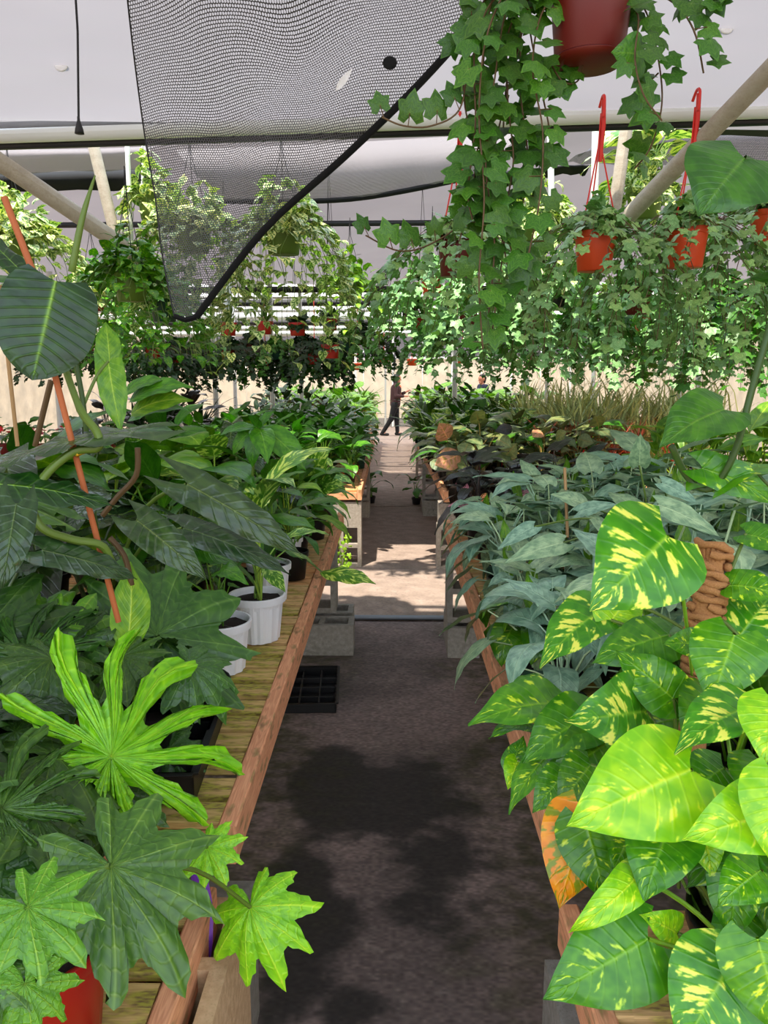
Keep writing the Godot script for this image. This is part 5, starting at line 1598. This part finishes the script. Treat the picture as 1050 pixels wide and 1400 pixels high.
	for i in 14:
		var o := potted("young_green_plant", "yellow-green leafy plant on the broad grey bench, %s in the %s row" % [ORD[i % 5], ORD[i / 5]], Vector3(1.9 + (i % 5) * 0.3, 0.70, -4.85 - (i / 5) * 0.4), 0.08, 0.14, "red_pot" if i == 0 else "black_plastic", "yellow-green plants on the broad grey bench")
		tuft(o, "lance_tuft", "young", 16, 0.52, 0.12)
	# the furthest right bench
	var lance: Array = LEAF["far"].lance
	var broad: Array = LEAF["far"].broad
	var strap: Array = LEAF["far"].strap
	for r in 8:
		for c in 6:
			var kind: Array = [["green_leaf_plant", strap[r % 2], "grass_green_0", "black_plastic"], ["pale_leaf_plant", broad[c % 2], "young_1", "green_pot"], ["dark_leaf_plant", lance[r % 2], "ivy_dark_1", "black_plastic"]][(r + c * 2) % 3]
			far_plant(kind, Vector3(0.55 + c * 0.33 + rr(-0.05, 0.05), 0.69, -12.4 - r * 0.7 + rr(-0.08, 0.08)), "distant plant, %s from the aisle, %s row of the furthest right bench" % [ORD[c], ORD[r]], "plants of the furthest right bench", rr(0.85, 1.15))
	for i in 8:
		var o := far_plant(["flowering_plant", broad[i % 2], "ivy_1", "terracotta"], Vector3(0.75 + i * 0.34, 0.69, -11.0 - (i % 2) * 0.25), "flowering plant with %s blooms, %s from the aisle behind the strap-leaved plants" % [["red", "salmon"][i % 2], ORD[i]], "red flowering plants on the right", 0.7)
		flower_head(o, 7, 0.12, 0.34, ["flower_red", "flower_orange"][i % 2])


# ------------------------------------------------------------------ hanging baskets
func vine_path(r: float, h: float, a: float, length: float, spread: float) -> Array:
	var d := Vector3(cos(a), 0, sin(a))
	var pts := [d * r * 0.5 + Vector3(0, h * 0.85, 0), d * r * 0.95 + Vector3(0, h + rr(0.02, 0.09), 0), d * (r * 1.15 + spread * 0.4) + Vector3(0, h - rr(0.02, 0.07), 0)]
	var p: Vector3 = pts[2]
	var sway := d * spread
	while p.y > h - length:
		sway = sway.rotated(Vector3.UP, rr(-0.6, 0.6)) * 0.75
		p += Vector3(0, -rr(0.05, 0.08), 0) + sway * 0.22 + Vector3(rr(-0.016, 0.016), 0, rr(-0.016, 0.016))
		pts.append(p)
	return spline(pts, 2)


func leaves_along(path: Array, step: float, size: float, out: Array, shapes: int):
	# one leaf at each step of a vine: turned out from it, hanging
	var run := 0.0
	for i in range(1, path.size()):
		run += path[i].distance_to(path[i - 1])
		if run >= step:
			run = 0.0
			var p: Vector3 = path[i]
			var away := Vector3(p.x, 0, p.z).normalized().rotated(Vector3.UP, rr(-1.3, 1.3))
			var tip := (away * rr(0.35, 1.0) + Vector3(0, -rr(0.15, 0.9), 0)).normalized()
			var s := size * rr(0.65, 1.15)
			out.append([rng.randi() % shapes, frame_of(p + away * s * 0.35, p + away * s * 0.35 + tip * s, away + Vector3(0, rr(0.5, 1.3), 0) + Vector3(rr(-0.3, 0.3), 0, rr(-0.3, 0.3)))])


func basket(called: String, label: String, at: Vector3, r: float, h: float, pot_mat: String, kind: String, leaf: String, vines: int, length: float, size: float, group := "", near := true, crown := 40, step := 0.035, spread := 0.12, hanger := "wire", hang := 0.0, face := Vector3.ZERO) -> Node3D:
	var o := thing(called, label, "hanging plant", at, 0.0, group)
	pot(o, r, h, pot_mat, 0.014)
	var spots := []
	var line_geo := Geo.new()
	for i in vines:
		var a := TAU * i / vines + rr(-0.15, 0.15)
		var path := vine_path(r, h, a, length * rr(0.45, 1.0), spread)
		if near:
			put(o, "vine", tube(path, 0.0018, 4, false), M["stem_brown" if kind == "ivy" else "stem_green"])
		else:
			line_geo.add(tube_geo(path, 0.002, 3, false).smooth())
		leaves_along(path, step, size, spots, LEAF[kind].blade.size())
	for i in crown:
		var a := rr(0, TAU)
		var dome := 1.5 if kind == "ivy" else 2.0
		var k := sqrt(rng.randf()) * r * dome
		var p := Vector3(cos(a) * k, h + 0.02 + (rr(0.0, 0.16) if kind == "ivy" else rr(-0.06, 0.24)) * (1.15 - k / (r * dome * 1.15)) - (0.0 if k < r else (k - r) * 0.9), sin(a) * k)
		var away := Vector3(cos(a), rr(-0.2, 0.8), sin(a)).normalized()
		if i % 5 < 3:
			away = Vector3(away.x, 0, away.z).normalized()
			var tip := (away * rr(0.2, 0.9) + Vector3(rr(-0.5, 0.5), -rr(0.1, 1.0), rr(-0.5, 0.5))).normalized()
			spots.append([rng.randi() % LEAF[kind].blade.size(), frame_of(p, p + tip * size * rr(0.8, 1.25), away + Vector3(rr(-0.3, 0.3), rr(0.0, 0.6), rr(-0.3, 0.3)))])
			continue
		spots.append([rng.randi() % LEAF[kind].blade.size(), frame_of(p, p + away * size * rr(0.8, 1.25), Vector3(rr(-0.4, 0.4), 1, rr(-0.4, 0.4)) + away * 0.3)])
	var limit := 290 if near else 0
	if spots.size() > limit and near:
		var to := (EYE - at).normalized()
		spots.sort_custom(func(p, q): return p[1].origin.dot(to) > q[1].origin.dot(to))
	var rest := Geo.new()
	for i in spots.size():
		if i < limit:
			put(o, "leaf", LEAF[kind].blade[spots[i][0]], M["%s_%d" % [leaf, rng.randi() % 4]], spots[i][1])
		else:
			rest.add(LEAF[kind].geo[spots[i][0]], spots[i][1])
	if rest.v.size() > 0:
		put(o, "foliage", rest.mesh(), M[leaf + "_1"]).set_meta("kind", "stuff")
	if not near:
		put(o, "runners", line_geo.mesh(), M["stem_brown"]).set_meta("kind", "stuff")
	if hang > 0:
		for i in 3:
			var a := TAU * i / 3 + 0.4
			put(o, "hanger", tube([Vector3(cos(a) * r, h, sin(a) * r), Vector3(cos(a) * r * 0.08, h + hang * 0.72, sin(a) * r * 0.08), Vector3(0, h + hang, 0)], 0.004 if hanger == "red_ribbon" else 0.002, 5), M[hanger])
		if hanger == "red_ribbon":
			put(o, "hanger", tube([Vector3(0.004, h + hang * 0.6, 0), Vector3(0.012, h + hang * 0.9, 0.01), Vector3(0.0, h + hang + 0.05, 0.04)], 0.011, 6), M[hanger])
			put(o, "hook", tube(spline([Vector3(0.0, h + hang - 0.03, 0.045), Vector3(0.002, h + hang + 0.055, 0.045), Vector3(0.004, h + hang + 0.075, 0), Vector3(0.002, h + hang + 0.04, -0.045)], 4), 0.007, 6), M[hanger])
	return o


func hanging():
	# the nearest basket, overhead: dark red pot, long ivy trailers
	var at := P(805, 84, 2.12)
	var o := thing("ivy_basket", "nearest hanging ivy, overhead in a dark red pot, trailing long strands down to the benches", "hanging plant", at)
	pot(o, 0.107, 0.20, "terracotta_dark", 0.016)
	for i in 3:
		var a := TAU * i / 3 + 0.9
		put(o, "hanger", tube([Vector3(cos(a) * 0.1, 0.2, sin(a) * 0.1), Vector3(0, 0.75, 0)], 0.003, 5), M["wire"])
	put(o, "saucer", lathe([Vector2(0, -0.012), Vector2(0.075, -0.012), Vector2(0.088, 0.004), Vector2(0.085, 0.008), Vector2(0.07, -0.004)], 24), M["terracotta_dark"])
	var strands := [
		[[770, -20], [715, -40], [668, 40], [655, 150], [662, 270], [655, 380], [660, 478]], [[775, -30], [730, -50], [700, 60], [688, 180], [692, 300], [680, 400], [672, 460]],
		[[760, -20], [690, -40], [662, 70], [668, 180], [682, 300], [700, 390]], [[765, -30], [680, -30], [640, 30], [634, 130], [650, 230], [628, 330]],
		[[720, 20], [690, 140], [668, 230], [634, 300], [588, 334], [545, 343], [500, 322]], [[720, -40], [655, 10], [640, 90], [628, 150], [590, 172], [552, 172], [522, 160]],
		[[790, -10], [745, 10], [728, 90], [742, 180], [738, 270], [722, 350]], [[780, -20], [720, 0], [712, 120], [722, 230], [705, 330], [712, 370]],
		[[770, -20], [700, 0], [676, 110], [664, 220], [676, 330], [668, 430]], [[760, -10], [686, -10], [650, 60], [650, 170], [640, 260], [646, 300]],
		[[850, -10], [880, 10], [898, 70], [905, 140], [890, 200], [868, 230]], [[850, -20], [915, 0], [948, 40], [962, 100]], [[845, -10], [872, 20], [868, 80], [880, 130], [905, 165]],
		[[860, -20], [930, -10], [975, 10], [990, -10]], [[800, 60], [792, 108], [770, 112], [752, 85]], [[840, 60], [862, 95], [885, 110], [900, 100]],
		[[760, 0], [700, 30], [694, 130], [702, 220], [690, 300], [702, 350]], [[770, -30], [660, -40], [655, 50], [640, 100], [662, 160], [648, 220]], [[765, -20], [725, 20], [738, 110], [752, 190], [738, 240]]]
	var n := 0
	var rest := Geo.new()
	for si in strands.size():
		var s: Array = strands[si]
		var pts := []
		var d := 2.12 + rr(-0.16, 0.02)
		for i in s.size():
			pts.append(P(s[i][0], s[i][1], lerpf(2.12, d, minf(1.0, i / 2.0)) + rr(-0.02, 0.02)) - at)
		var path := spline(pts, 6)
		put(o, "vine", tube(path, 0.0022, 5, false), M["stem_brown"])
		var run := 0.0
		var k := 0
		for i in range(1, path.size()):
			run += path[i].distance_to(path[i - 1])
			if run > (0.031 if not si in [4, 5] else 0.058):
				run = 0.0
				k += 1
				var p: Vector3 = path[i]
				var away := Vector3(rr(-1, 1), 0, rr(-0.3, 1)).normalized()
				if si in [4, 5]:
					away = Vector3(rr(-0.5, 0.3), 0.8, rr(-0.2, 0.5)).normalized()
				var tip := (away * rr(0.4, 1.0) + Vector3(0, -rr(0.2, 0.9) if not si in [4, 5] else 0.35, 0)).normalized()
				var z := rr(0.034, 0.054)
				var stem_end := p + away * 0.03
				n += 1
				if n > 285:
					rest.add(LEAF["ivy"].geo[n % 6], frame_of(stem_end, stem_end + tip * z, Vector3(rr(-0.5, 0.5), rr(0.2, 1.0), 1.0)))
					continue
				put(o, "leaf", LEAF["ivy"].blade[rng.randi() % 6], M["ivy_%d" % (rng.randi() % 4)], frame_of(stem_end, stem_end + tip * z, Vector3(rr(-0.5, 0.5), rr(0.2, 1.0), 1.0)))
				if si in [4, 5] or k % 3 == 0:
					put(o, "stalk", tube([p, stem_end], 0.0012, 4, false), M["stem_brown"])
	if rest.v.size() > 0:
		put(o, "foliage", rest.mesh(), M["ivy_1"]).set_meta("kind", "stuff")
	hero(o, "heart", 1, "lance_0", 878, 75, 2.02, 835, 72, 1.98, 1.2, 0, 0.8)
	# pale ivy in orange pots hung on red hangers from the cross pipe
	var g := "pale ivies in orange pots under the cross pipe"
	var spots := [[812, 371, 4.1, "terracotta", "red_ribbon", "pale ivy in the bright orange pot, red hanger, right of the trailing strands", 0.80], [936, 366, 4.05, "terracotta", "red_ribbon", "pale ivy in the shaded orange pot beside the diagonal brace", 0.8], [624, 378, 4.3, "terracotta_dark", "red_ribbon", "ivy in a dark red pot half hidden behind the trailing strands", 0.8]]
	for i in 3:
		var s: Array = spots[i]
		basket("ivy_basket", s[5], P(s[0], s[1], s[2]), 0.105, 0.185, s[3], "ivy", "ivy_pale", 36, 0.64 if i < 2 else 0.52, 0.043, g, true, 150, 0.036, 0.42, s[4], s[6] - 0.25)
	basket("ivy_basket", "pale ivy at the right edge of the row, its pot lost among the leaves", P(1050, 340, 4.3), 0.105, 0.185, "terracotta", "ivy", "ivy_pale", 40, 0.85, 0.043, g, true, 150, 0.036, 0.36, "wire", 0.6)
	# a second and third row of ivies behind: leaves too small to pick apart
	var rows := [[700, 395, 5.6, 0.7], [770, 420, 6.2, 0.7], [870, 430, 5.6, 0.7], [980, 430, 6.0, 0.9], [1060, 440, 5.5, 0.9], [590, 405, 6.0, 0.55], [560, 440, 7.5, 0.5], [640, 445, 7.2, 0.6], [720, 455, 7.5, 0.65], [800, 455, 7.8, 0.65], [880, 455, 7.2, 0.65], [960, 460, 7.6, 0.6], [1040, 460, 7.4, 0.7], [610, 470, 9.5, 0.7], [730, 472, 9.6, 0.65], [880, 475, 9.4, 0.6], [1010, 475, 9.6, 0.6]]
	var protos := []
	for i in 4:
		protos.append(basket("ivy_basket", "", Vector3(0, -60, 0), 0.09, 0.16, ["terracotta", "green_pot", "terracotta_dark", "black_plastic"][i], "ivy", ["ivy_pale", "ivy", "ivy_pale", "ivy"][i], 32, 0.58, 0.052, "", false, 150, 0.036, 0.45, "wire", 0.55))
	for i in rows.size():
		var s: Array = rows[i]
		var c := copy_of(protos[(i * 3 + i / 4) % 4], "ivy_basket", "dense hanging ivy in the %s row behind the orange pots, %s in its row" % ["second" if i < 6 else ("third" if i < 13 else "fourth"), ORD[i if i < 6 else (i - 6 if i < 13 else i - 13)]], "dense ivies behind the orange pots")
		c.position = P(s[0], s[1], s[2])
		c.rotation.y = rr(0, TAU)
		c.scale = Vector3.ONE * clampf(s[3] / 0.62, 0.85, 1.1)
	# dark small ivies in red pots in a long line over the far benches at the left
	var dark := []
	for i in 3:
		dark.append(basket("dark_ivy_basket", "", Vector3(0, -60, 0), 0.085, 0.13, ["red_pot", "green_pot", "red_pot"][i], "ivy", ["ivy_dark", "ivy", "ivy_dark"][i], 36, 0.42, 0.05, "", false, 150, 0.03, 0.42, "wire", 0.45))
	var line := [[240, 496, 9.0], [275, 488, 9.6], [312, 492, 9.2], [345, 484, 9.8], [380, 492, 9.4], [415, 486, 9.7], [430, 498, 9.1], [478, 480, 9.3], [496, 472, 9.8], [210, 490, 8.5], [160, 478, 8.8], [120, 480, 9.4], [80, 485, 9.0]]
	for i in line.size():
		var s: Array = line[i]
		var c := copy_of(dark[i % 3], "dark_ivy_basket", "dark ivy basket in the long line over the far benches, %s of the line" % ORD[i], "dark ivies over the far left benches")
		c.position = P(s[0], s[1], s[2])
		c.rotation.y = rr(0, TAU)
	for p in protos + dark:
		p.free()
	# small red pots above that line
	var reds := [[312, 459, 7.6, "strap"], [362, 457, 7.8, "strap"], [407, 459, 7.7, "dark"], [452, 490, 7.2, "dark"], [451, 452, 8.2, "dark"], [576, 452, 7.8, "strap"]]
	for i in reds.size():
		var s: Array = reds[i]
		var r := thing("red_pot_basket", "small red hanging pot with %s, %s" % ["upright grassy leaves" if s[3] == "strap" else "dark trailing leaves", ["under the tip of the black net", "left of the long cream-green trailer", "right of the long cream-green trailer", "lowest of the small red pots", "right below the yellow-green basket", "alone by the aisle, over the right benches"][i]], "hanging plant", P(s[0], s[1], s[2]), 0.0, "small red hanging pots")
		pot(r, 0.085, 0.12, "red_pot", 0.012)
		if s[3] == "strap":
			tuft(r, "strap_tuft", "grass_green", 18, 0.24, 0.1)
		else:
			for k in 46:
				var a := rr(0, TAU)
				var d := Vector3(cos(a), rr(-0.5, 0.9), sin(a)).normalized()
				put(r, "leaf", LEAF["ivy"].blade[k % 6], M["ivy_dark_%d" % (k % 4)], frame_of(d * 0.07 + Vector3(0, 0.12, 0), d * 0.125 + Vector3(0, 0.12 + rr(-0.05, 0.03), 0), Vector3(rr(-0.3, 0.3), 1, 0.4)))
		for k in 3:
			var a := TAU * k / 3
			put(r, "hanger", tube([Vector3(cos(a) * 0.08, 0.12, sin(a) * 0.08), Vector3(0, roof_height(r.position.x, r.position.z) - r.position.y, 0)], 0.002, 4), M["wire"])
	# tiny far orange pots low under the roof
	for i in 6:
		var s: Array = [[489, 506, 13.0], [525, 497, 13.5], [563, 500, 13.0], [632, 497, 12.6], [363, 505, 12.0], [430, 482, 12.5]][i]
		var r := thing("orange_pot", "tiny orange hanging pot far back, %s from the left" % ORD[[2, 3, 4, 5, 0, 1][i]], "pot", P(s[0], s[1], s[2]), 0.0, "tiny far orange pots")
		pot(r, 0.085, 0.11, "terracotta")
		put(r, "hanger", tube([Vector3(0, 0.1, 0), Vector3(0, 3.02 + 1.1 * sin(PI * maxf(0.0, -r.position.z - 12.2) / 11.6) - r.position.y, 0)], 0.006, 4), M["red_ribbon"])
	# cream-variegated trailers
	var mg := "cream-variegated trailing baskets"
	basket("variegated_basket", "bushy cream-variegated basket at the left edge above the dark oval leaf", P(22, 362, 5.0), 0.13, 0.2, "olive_pot", "small_heart", "marble", 36, 0.62, 0.070, mg, true, 206, 0.048, 0.35, "wire", 0.5)
	basket("variegated_basket", "narrow cream-variegated trailer beside the left edge of the black net", P(206, 300, 4.9), 0.07, 0.14, "olive_pot", "small_heart", "marble", 19, 0.55, 0.072, mg, true, 75, 0.044, 0.12, "wire", 0.5)
	basket("variegated_basket", "large cream-variegated basket beside the net's black hem, one strand trailing lowest", P(388, 348, 4.6), 0.11, 0.17, "olive_pot", "small_heart", "marble", 40, 0.78, 0.066, mg, true, 187, 0.044, 0.28, "wire", 0.5)
	basket("variegated_basket", "cream-variegated basket seen through the black net", P(265, 345, 4.7), 0.11, 0.17, "olive_pot", "small_heart", "marble", 36, 0.6, 0.066, mg, true, 168, 0.044, 0.26, "wire", 0.5)
	basket("variegated_basket", "cream-variegated basket behind the trailing ivy strands, above the dark red pot", P(735, 330, 5.4), 0.11, 0.17, "olive_pot", "small_heart", "marble", 33, 0.5, 0.066, mg, true, 187, 0.048, 0.3, "wire", 0.4)
	var up := basket("variegated_basket", "upright cream-and-green leaved basket between the rusty strut and the right brace", P(880, 300, 5.0), 0.11, 0.17, "olive_pot", "small_heart", "marble", 13, 0.3, 0.066, mg, true, 112, 0.048, 0.2, "wire", 0.4)
	tuft(up, "broad_tuft", "marble", 26, 0.42, 0.14, 0.06, 0.4)
	# golden and yellow-green baskets
	basket("golden_basket", "golden-green basket in an olive pot under the end of the left brace", P(180, 412, 4.0), 0.085, 0.13, "olive_pot", "small_heart", "pothos", 29, 0.42, 0.066, "", true, 131, 0.044, 0.26, "wire", 0.5)
	basket("yellow_green_basket", "yellow-green basket in an olive pot against the grey film", P(479, 416, 5.9), 0.095, 0.15, "olive_pot", "small_heart", "neon", 19, 0.35, 0.060, "", true, 112, 0.048, 0.16, "wire", 0.45)
	basket("golden_basket", "golden-green basket low over the left jungle, behind the upright backlit leaf", P(225, 440, 5.2), 0.09, 0.14, "green_pot", "small_heart", "pothos", 36, 0.45, 0.066, "", true, 150, 0.044, 0.3, "wire", 0.5)
	basket("golden_basket", "golden-green basket at the left, half behind the dark oval leaf", P(130, 425, 5.6), 0.09, 0.14, "red_pot", "small_heart", "pothos", 36, 0.45, 0.066, "", true, 150, 0.044, 0.3, "wire", 0.5)


# ------------------------------------------------------------------ people
func body(bones: Array, cell: float, soft: float) -> Geo:
	# a smooth union of tapered bones, meshed with surface nets; a bone is [from, to, radius, radius]
	var lo := Vector3.INF
	var hi := -Vector3.INF
	for b in bones:
		for i in 2:
			var r: float = b[2 + i] + soft + cell * 2
			lo = lo.min(b[i] - Vector3.ONE * r)
			hi = hi.max(b[i] + Vector3.ONE * r)
	var n := Vector3i(((hi - lo) / cell).ceil()) + Vector3i.ONE
	var val := PackedFloat32Array()
	val.resize(n.x * n.y * n.z)
	val.fill(9.0)
	for b in bones:
		var a: Vector3 = b[0]
		var d: Vector3 = b[1] - a
		var dd := maxf(d.length_squared(), 1e-8)
		var big: float = maxf(b[2], b[3]) + soft + cell * 2
		var l := Vector3i(((a.min(b[1]) - Vector3.ONE * big - lo) / cell).floor()).clamp(Vector3i.ZERO, n - Vector3i.ONE)
		var h := Vector3i(((a.max(b[1]) + Vector3.ONE * big - lo) / cell).ceil()).clamp(Vector3i.ZERO, n - Vector3i.ONE)
		for z in range(l.z, h.z + 1):
			for y in range(l.y, h.y + 1):
				for x in range(l.x, h.x + 1):
					var p := lo + Vector3(x, y, z) * cell
					var t := clampf((p - a).dot(d) / dd, 0, 1)
					var s: float = (p - a - d * t).length() - lerpf(b[2], b[3], t)
					var i := x + n.x * (y + n.y * z)
					var o := val[i]
					var k := clampf(0.5 + 0.5 * (o - s) / soft, 0, 1)
					val[i] = lerpf(o, s, k) - soft * k * (1 - k)
	var at := {}
	var g := Geo.new()
	for z in n.z - 1:
		for y in n.y - 1:
			for x in n.x - 1:
				var i := x + n.x * (y + n.y * z)
				var sum := Vector3.ZERO
				var hits := 0
				var inside := 0
				for c in 8:
					if val[i + (c & 1) + n.x * ((c >> 1 & 1) + n.y * (c >> 2 & 1))] < 0:
						inside += 1
				if inside == 0 or inside == 8:
					continue
				for e in [[0, 1], [2, 3], [4, 5], [6, 7], [0, 2], [1, 3], [4, 6], [5, 7], [0, 4], [1, 5], [2, 6], [3, 7]]:
					var c0: int = e[0]
					var c1: int = e[1]
					var p0 := Vector3(c0 & 1, c0 >> 1 & 1, c0 >> 2 & 1)
					var p1 := Vector3(c1 & 1, c1 >> 1 & 1, c1 >> 2 & 1)
					var v0 := val[i + int(p0.x) + n.x * (int(p0.y) + n.y * int(p0.z))]
					var v1 := val[i + int(p1.x) + n.x * (int(p1.y) + n.y * int(p1.z))]
					if (v0 < 0) != (v1 < 0):
						sum += p0.lerp(p1, v0 / (v0 - v1))
						hits += 1
				at[i] = g.v.size()
				g.v.append(lo + (Vector3(x, y, z) + sum / hits) * cell)
				g.uv.append(Vector2.ZERO)
	var sx := 1
	var sy := n.x
	var sz := n.x * n.y
	for i in at:
		for ax in [[sx, sy, sz], [sy, sz, sx], [sz, sx, sy]]:
			var j: int = i + ax[0]
			if j >= val.size() or (val[i] < 0) == (val[j] < 0):
				continue
			var q := [at.get(i, -1), at.get(i - ax[1], -1), at.get(i - ax[1] - ax[2], -1), at.get(i - ax[2], -1)]
			if q.min() < 0:
				continue
			if val[i] < 0:
				g.ix.append_array([q[0], q[2], q[1], q[0], q[3], q[2]])
			else:
				g.ix.append_array([q[0], q[1], q[2], q[0], q[2], q[3]])
	return g.smooth()


func person(label: String, at: Vector3, turn: float, jacket: String, front: String, trousers: String, hair_len: float, bag: bool, lean := 0.0):
	# facing +z, 1.58 m tall; forearms raised before the chest, one foot a step behind
	var o := thing("person", label, "person", at, turn)
	var hip := Vector3(0, 0.82, 0)
	var chest := Vector3(0, 1.20, 0.02 + lean)
	var neck := Vector3(0, 1.33, 0.03 + lean)
	var head := Vector3(0, 1.455, 0.055 + lean)
	var bones := [[hip, chest, 0.105, 0.12], [chest + Vector3(-0.13, 0.08, 0), chest + Vector3(0.13, 0.08, 0), 0.055, 0.055], [neck - Vector3(0, 0.05, 0), neck + Vector3(0, 0.05, 0.01), 0.048, 0.045]]
	var arms := []
	var legs := []
	for s in [-1, 1]:
		var sh := chest + Vector3(s * 0.165, 0.075, 0)
		var el := sh + Vector3(s * 0.05, -0.25, 0.03)
		var wr := el + Vector3(-s * 0.06, 0.05 + 0.05 * s, 0.21)
		arms.append([sh, el, wr])
		bones.append([sh, el, 0.045, 0.037])
		bones.append([el, wr, 0.037, 0.025])
		var hp := hip + Vector3(s * 0.075, -0.02, 0)
		var kn := Vector3(s * 0.08, 0.44, 0.03 if s > 0 else -0.09)
		var an := Vector3(s * 0.08, 0.075, 0.05 if s > 0 else -0.32)
		legs.append([hp, kn, an])
		bones.append([hp, kn, 0.08, 0.052])
		bones.append([kn, an, 0.052, 0.034])
		bones.append([an, an + Vector3(0, -0.04, 0.13), 0.034, 0.028])
	put(o, "body", body(bones, 0.022, 0.03).mesh(), M["skin"])
	# head with face, then hands with five fingers each
	var hb := [[head + Vector3(0, 0.03, -0.012), head + Vector3(0, 0.03, 0.01), 0.082, 0.08], [head + Vector3(0, -0.045, 0.02), head + Vector3(0, -0.075, 0.035), 0.058, 0.04], [head + Vector3(0, 0.0, 0.085), head + Vector3(0, -0.022, 0.098), 0.008, 0.013], [head + Vector3(-0.016, -0.055, 0.078), head + Vector3(0.016, -0.055, 0.078), 0.007, 0.007], [head + Vector3(-0.08, 0, -0.005), head + Vector3(-0.083, 0.03, -0.012), 0.012, 0.014], [head + Vector3(0.08, 0, -0.005), head + Vector3(0.083, 0.03, -0.012), 0.012, 0.014]]
	put(o, "head", body(hb, 0.011, 0.014).mesh(), M["skin"])
	for s in [-1, 1]:
		put(o, "eye", lathe([Vector2(0, -0.011), Vector2(0.009, -0.006), Vector2(0.011, 0), Vector2(0.009, 0.006), Vector2(0, 0.011)], 10), M["hair"], Transform3D(Basis(), head + Vector3(s * 0.031, 0.012, 0.074)))
	for i in 2:
		var wr: Vector3 = arms[i][2]
		var f: Vector3 = (arms[i][2] - arms[i][1]).normalized()
		var s := -1.0 if i == 0 else 1.0
		var hand := [[wr, wr + f * 0.075, 0.022, 0.026]]
		for k in 4:
			var b := wr + f * 0.08 + Vector3((k - 1.5) * 0.019, 0, 0)
			var l: float = [0.036, 0.044, 0.042, 0.032][k]
			hand.append([b, b + f * l, 0.0085, 0.008])
			hand.append([b + f * l, b + f * (l + 0.022) - Vector3(0, 0.02, 0), 0.008, 0.007])
		hand.append([wr + f * 0.025 + Vector3(-s * 0.02, 0, 0), wr + f * 0.07 + Vector3(-s * 0.05, -0.01, 0), 0.011, 0.009])
		put(o, "hand", body(hand, 0.0065, 0.006).mesh(), M["skin"])
	# clothes a little larger than the body
	var jk := [[hip + Vector3(0, 0.0, 0), chest, 0.135, 0.14], [chest + Vector3(-0.15, 0.08, 0), chest + Vector3(0.15, 0.08, 0), 0.068, 0.068], [chest, neck - Vector3(0, 0.06, 0), 0.1, 0.07]]
	for a in arms:
		jk.append([a[0], a[1], 0.06, 0.05])
		jk.append([a[1], a[1].lerp(a[2], 0.85), 0.05, 0.04])
	put(o, "jacket", body(jk, 0.022, 0.03).mesh(), M[jacket])
	if front != "":
		put(o, "shirt_front", body([[chest + Vector3(0, 0.06, 0.085), hip + Vector3(0, 0.1, 0.085), 0.055, 0.065]], 0.02, 0.02).mesh(), M[front])
	var tr := [[hip, hip + Vector3(0, 0.06, 0), 0.125, 0.125]]
	for l in legs:
		tr.append([l[0], l[1], 0.095, 0.066])
		tr.append([l[1], l[2], 0.066, 0.052])
	put(o, "trousers", body(tr, 0.022, 0.03).mesh(), M[trousers])
	for l in legs:
		put(o, "shoe", body([[l[2] + Vector3(0, -0.03, -0.035), l[2] + Vector3(0, -0.038, 0.145), 0.042, 0.034]], 0.016, 0.015).mesh(), M["hair"])
	var hr := [[head + Vector3(0, 0.055, -0.02), head + Vector3(0, 0.06, 0.0), 0.085, 0.075], [head + Vector3(0, 0.03, -0.045), head + Vector3(0, -hair_len, -0.05), 0.075, 0.05]]
	if hair_len > 0.1:
		hr.append([head + Vector3(-0.06, 0.03, -0.02), head + Vector3(-0.075, -hair_len, -0.01), 0.04, 0.03])
		hr.append([head + Vector3(0.06, 0.03, -0.02), head + Vector3(0.075, -hair_len, -0.01), 0.04, 0.03])
	put(o, "hair", body(hr, 0.016, 0.02).mesh(), M["hair"])
	if bag:
		put(o, "bag", bar(0.26, 0.09, 0.19, 0.02), M["bag_tan"], Transform3D(Basis(Vector3.UP, 0.2), Vector3(0.21, 0.55, -0.06)))
		put(o, "strap", tube([Vector3(0.21, 0.64, -0.06), Vector3(0.2, 0.95, 0.0), chest + Vector3(0.1, 0.15, 0)], 0.01, 6), M["bag_tan"])


func people():
	person("woman with long dark hair and maroon jacket at the aisle's end, carrying a tan bag", Vector3(0.06, 0, -20.6), PI / 2 - 0.15, "jacket", "peach_cloth", "trousers", 0.16, true)
	person("person in dark blue mostly hidden behind the plants right of the standing woman", Vector3(2.28, 0, -19.6), -PI / 2 + 0.4, "blue_cloth", "", "trousers", 0.05, false, 0.06)
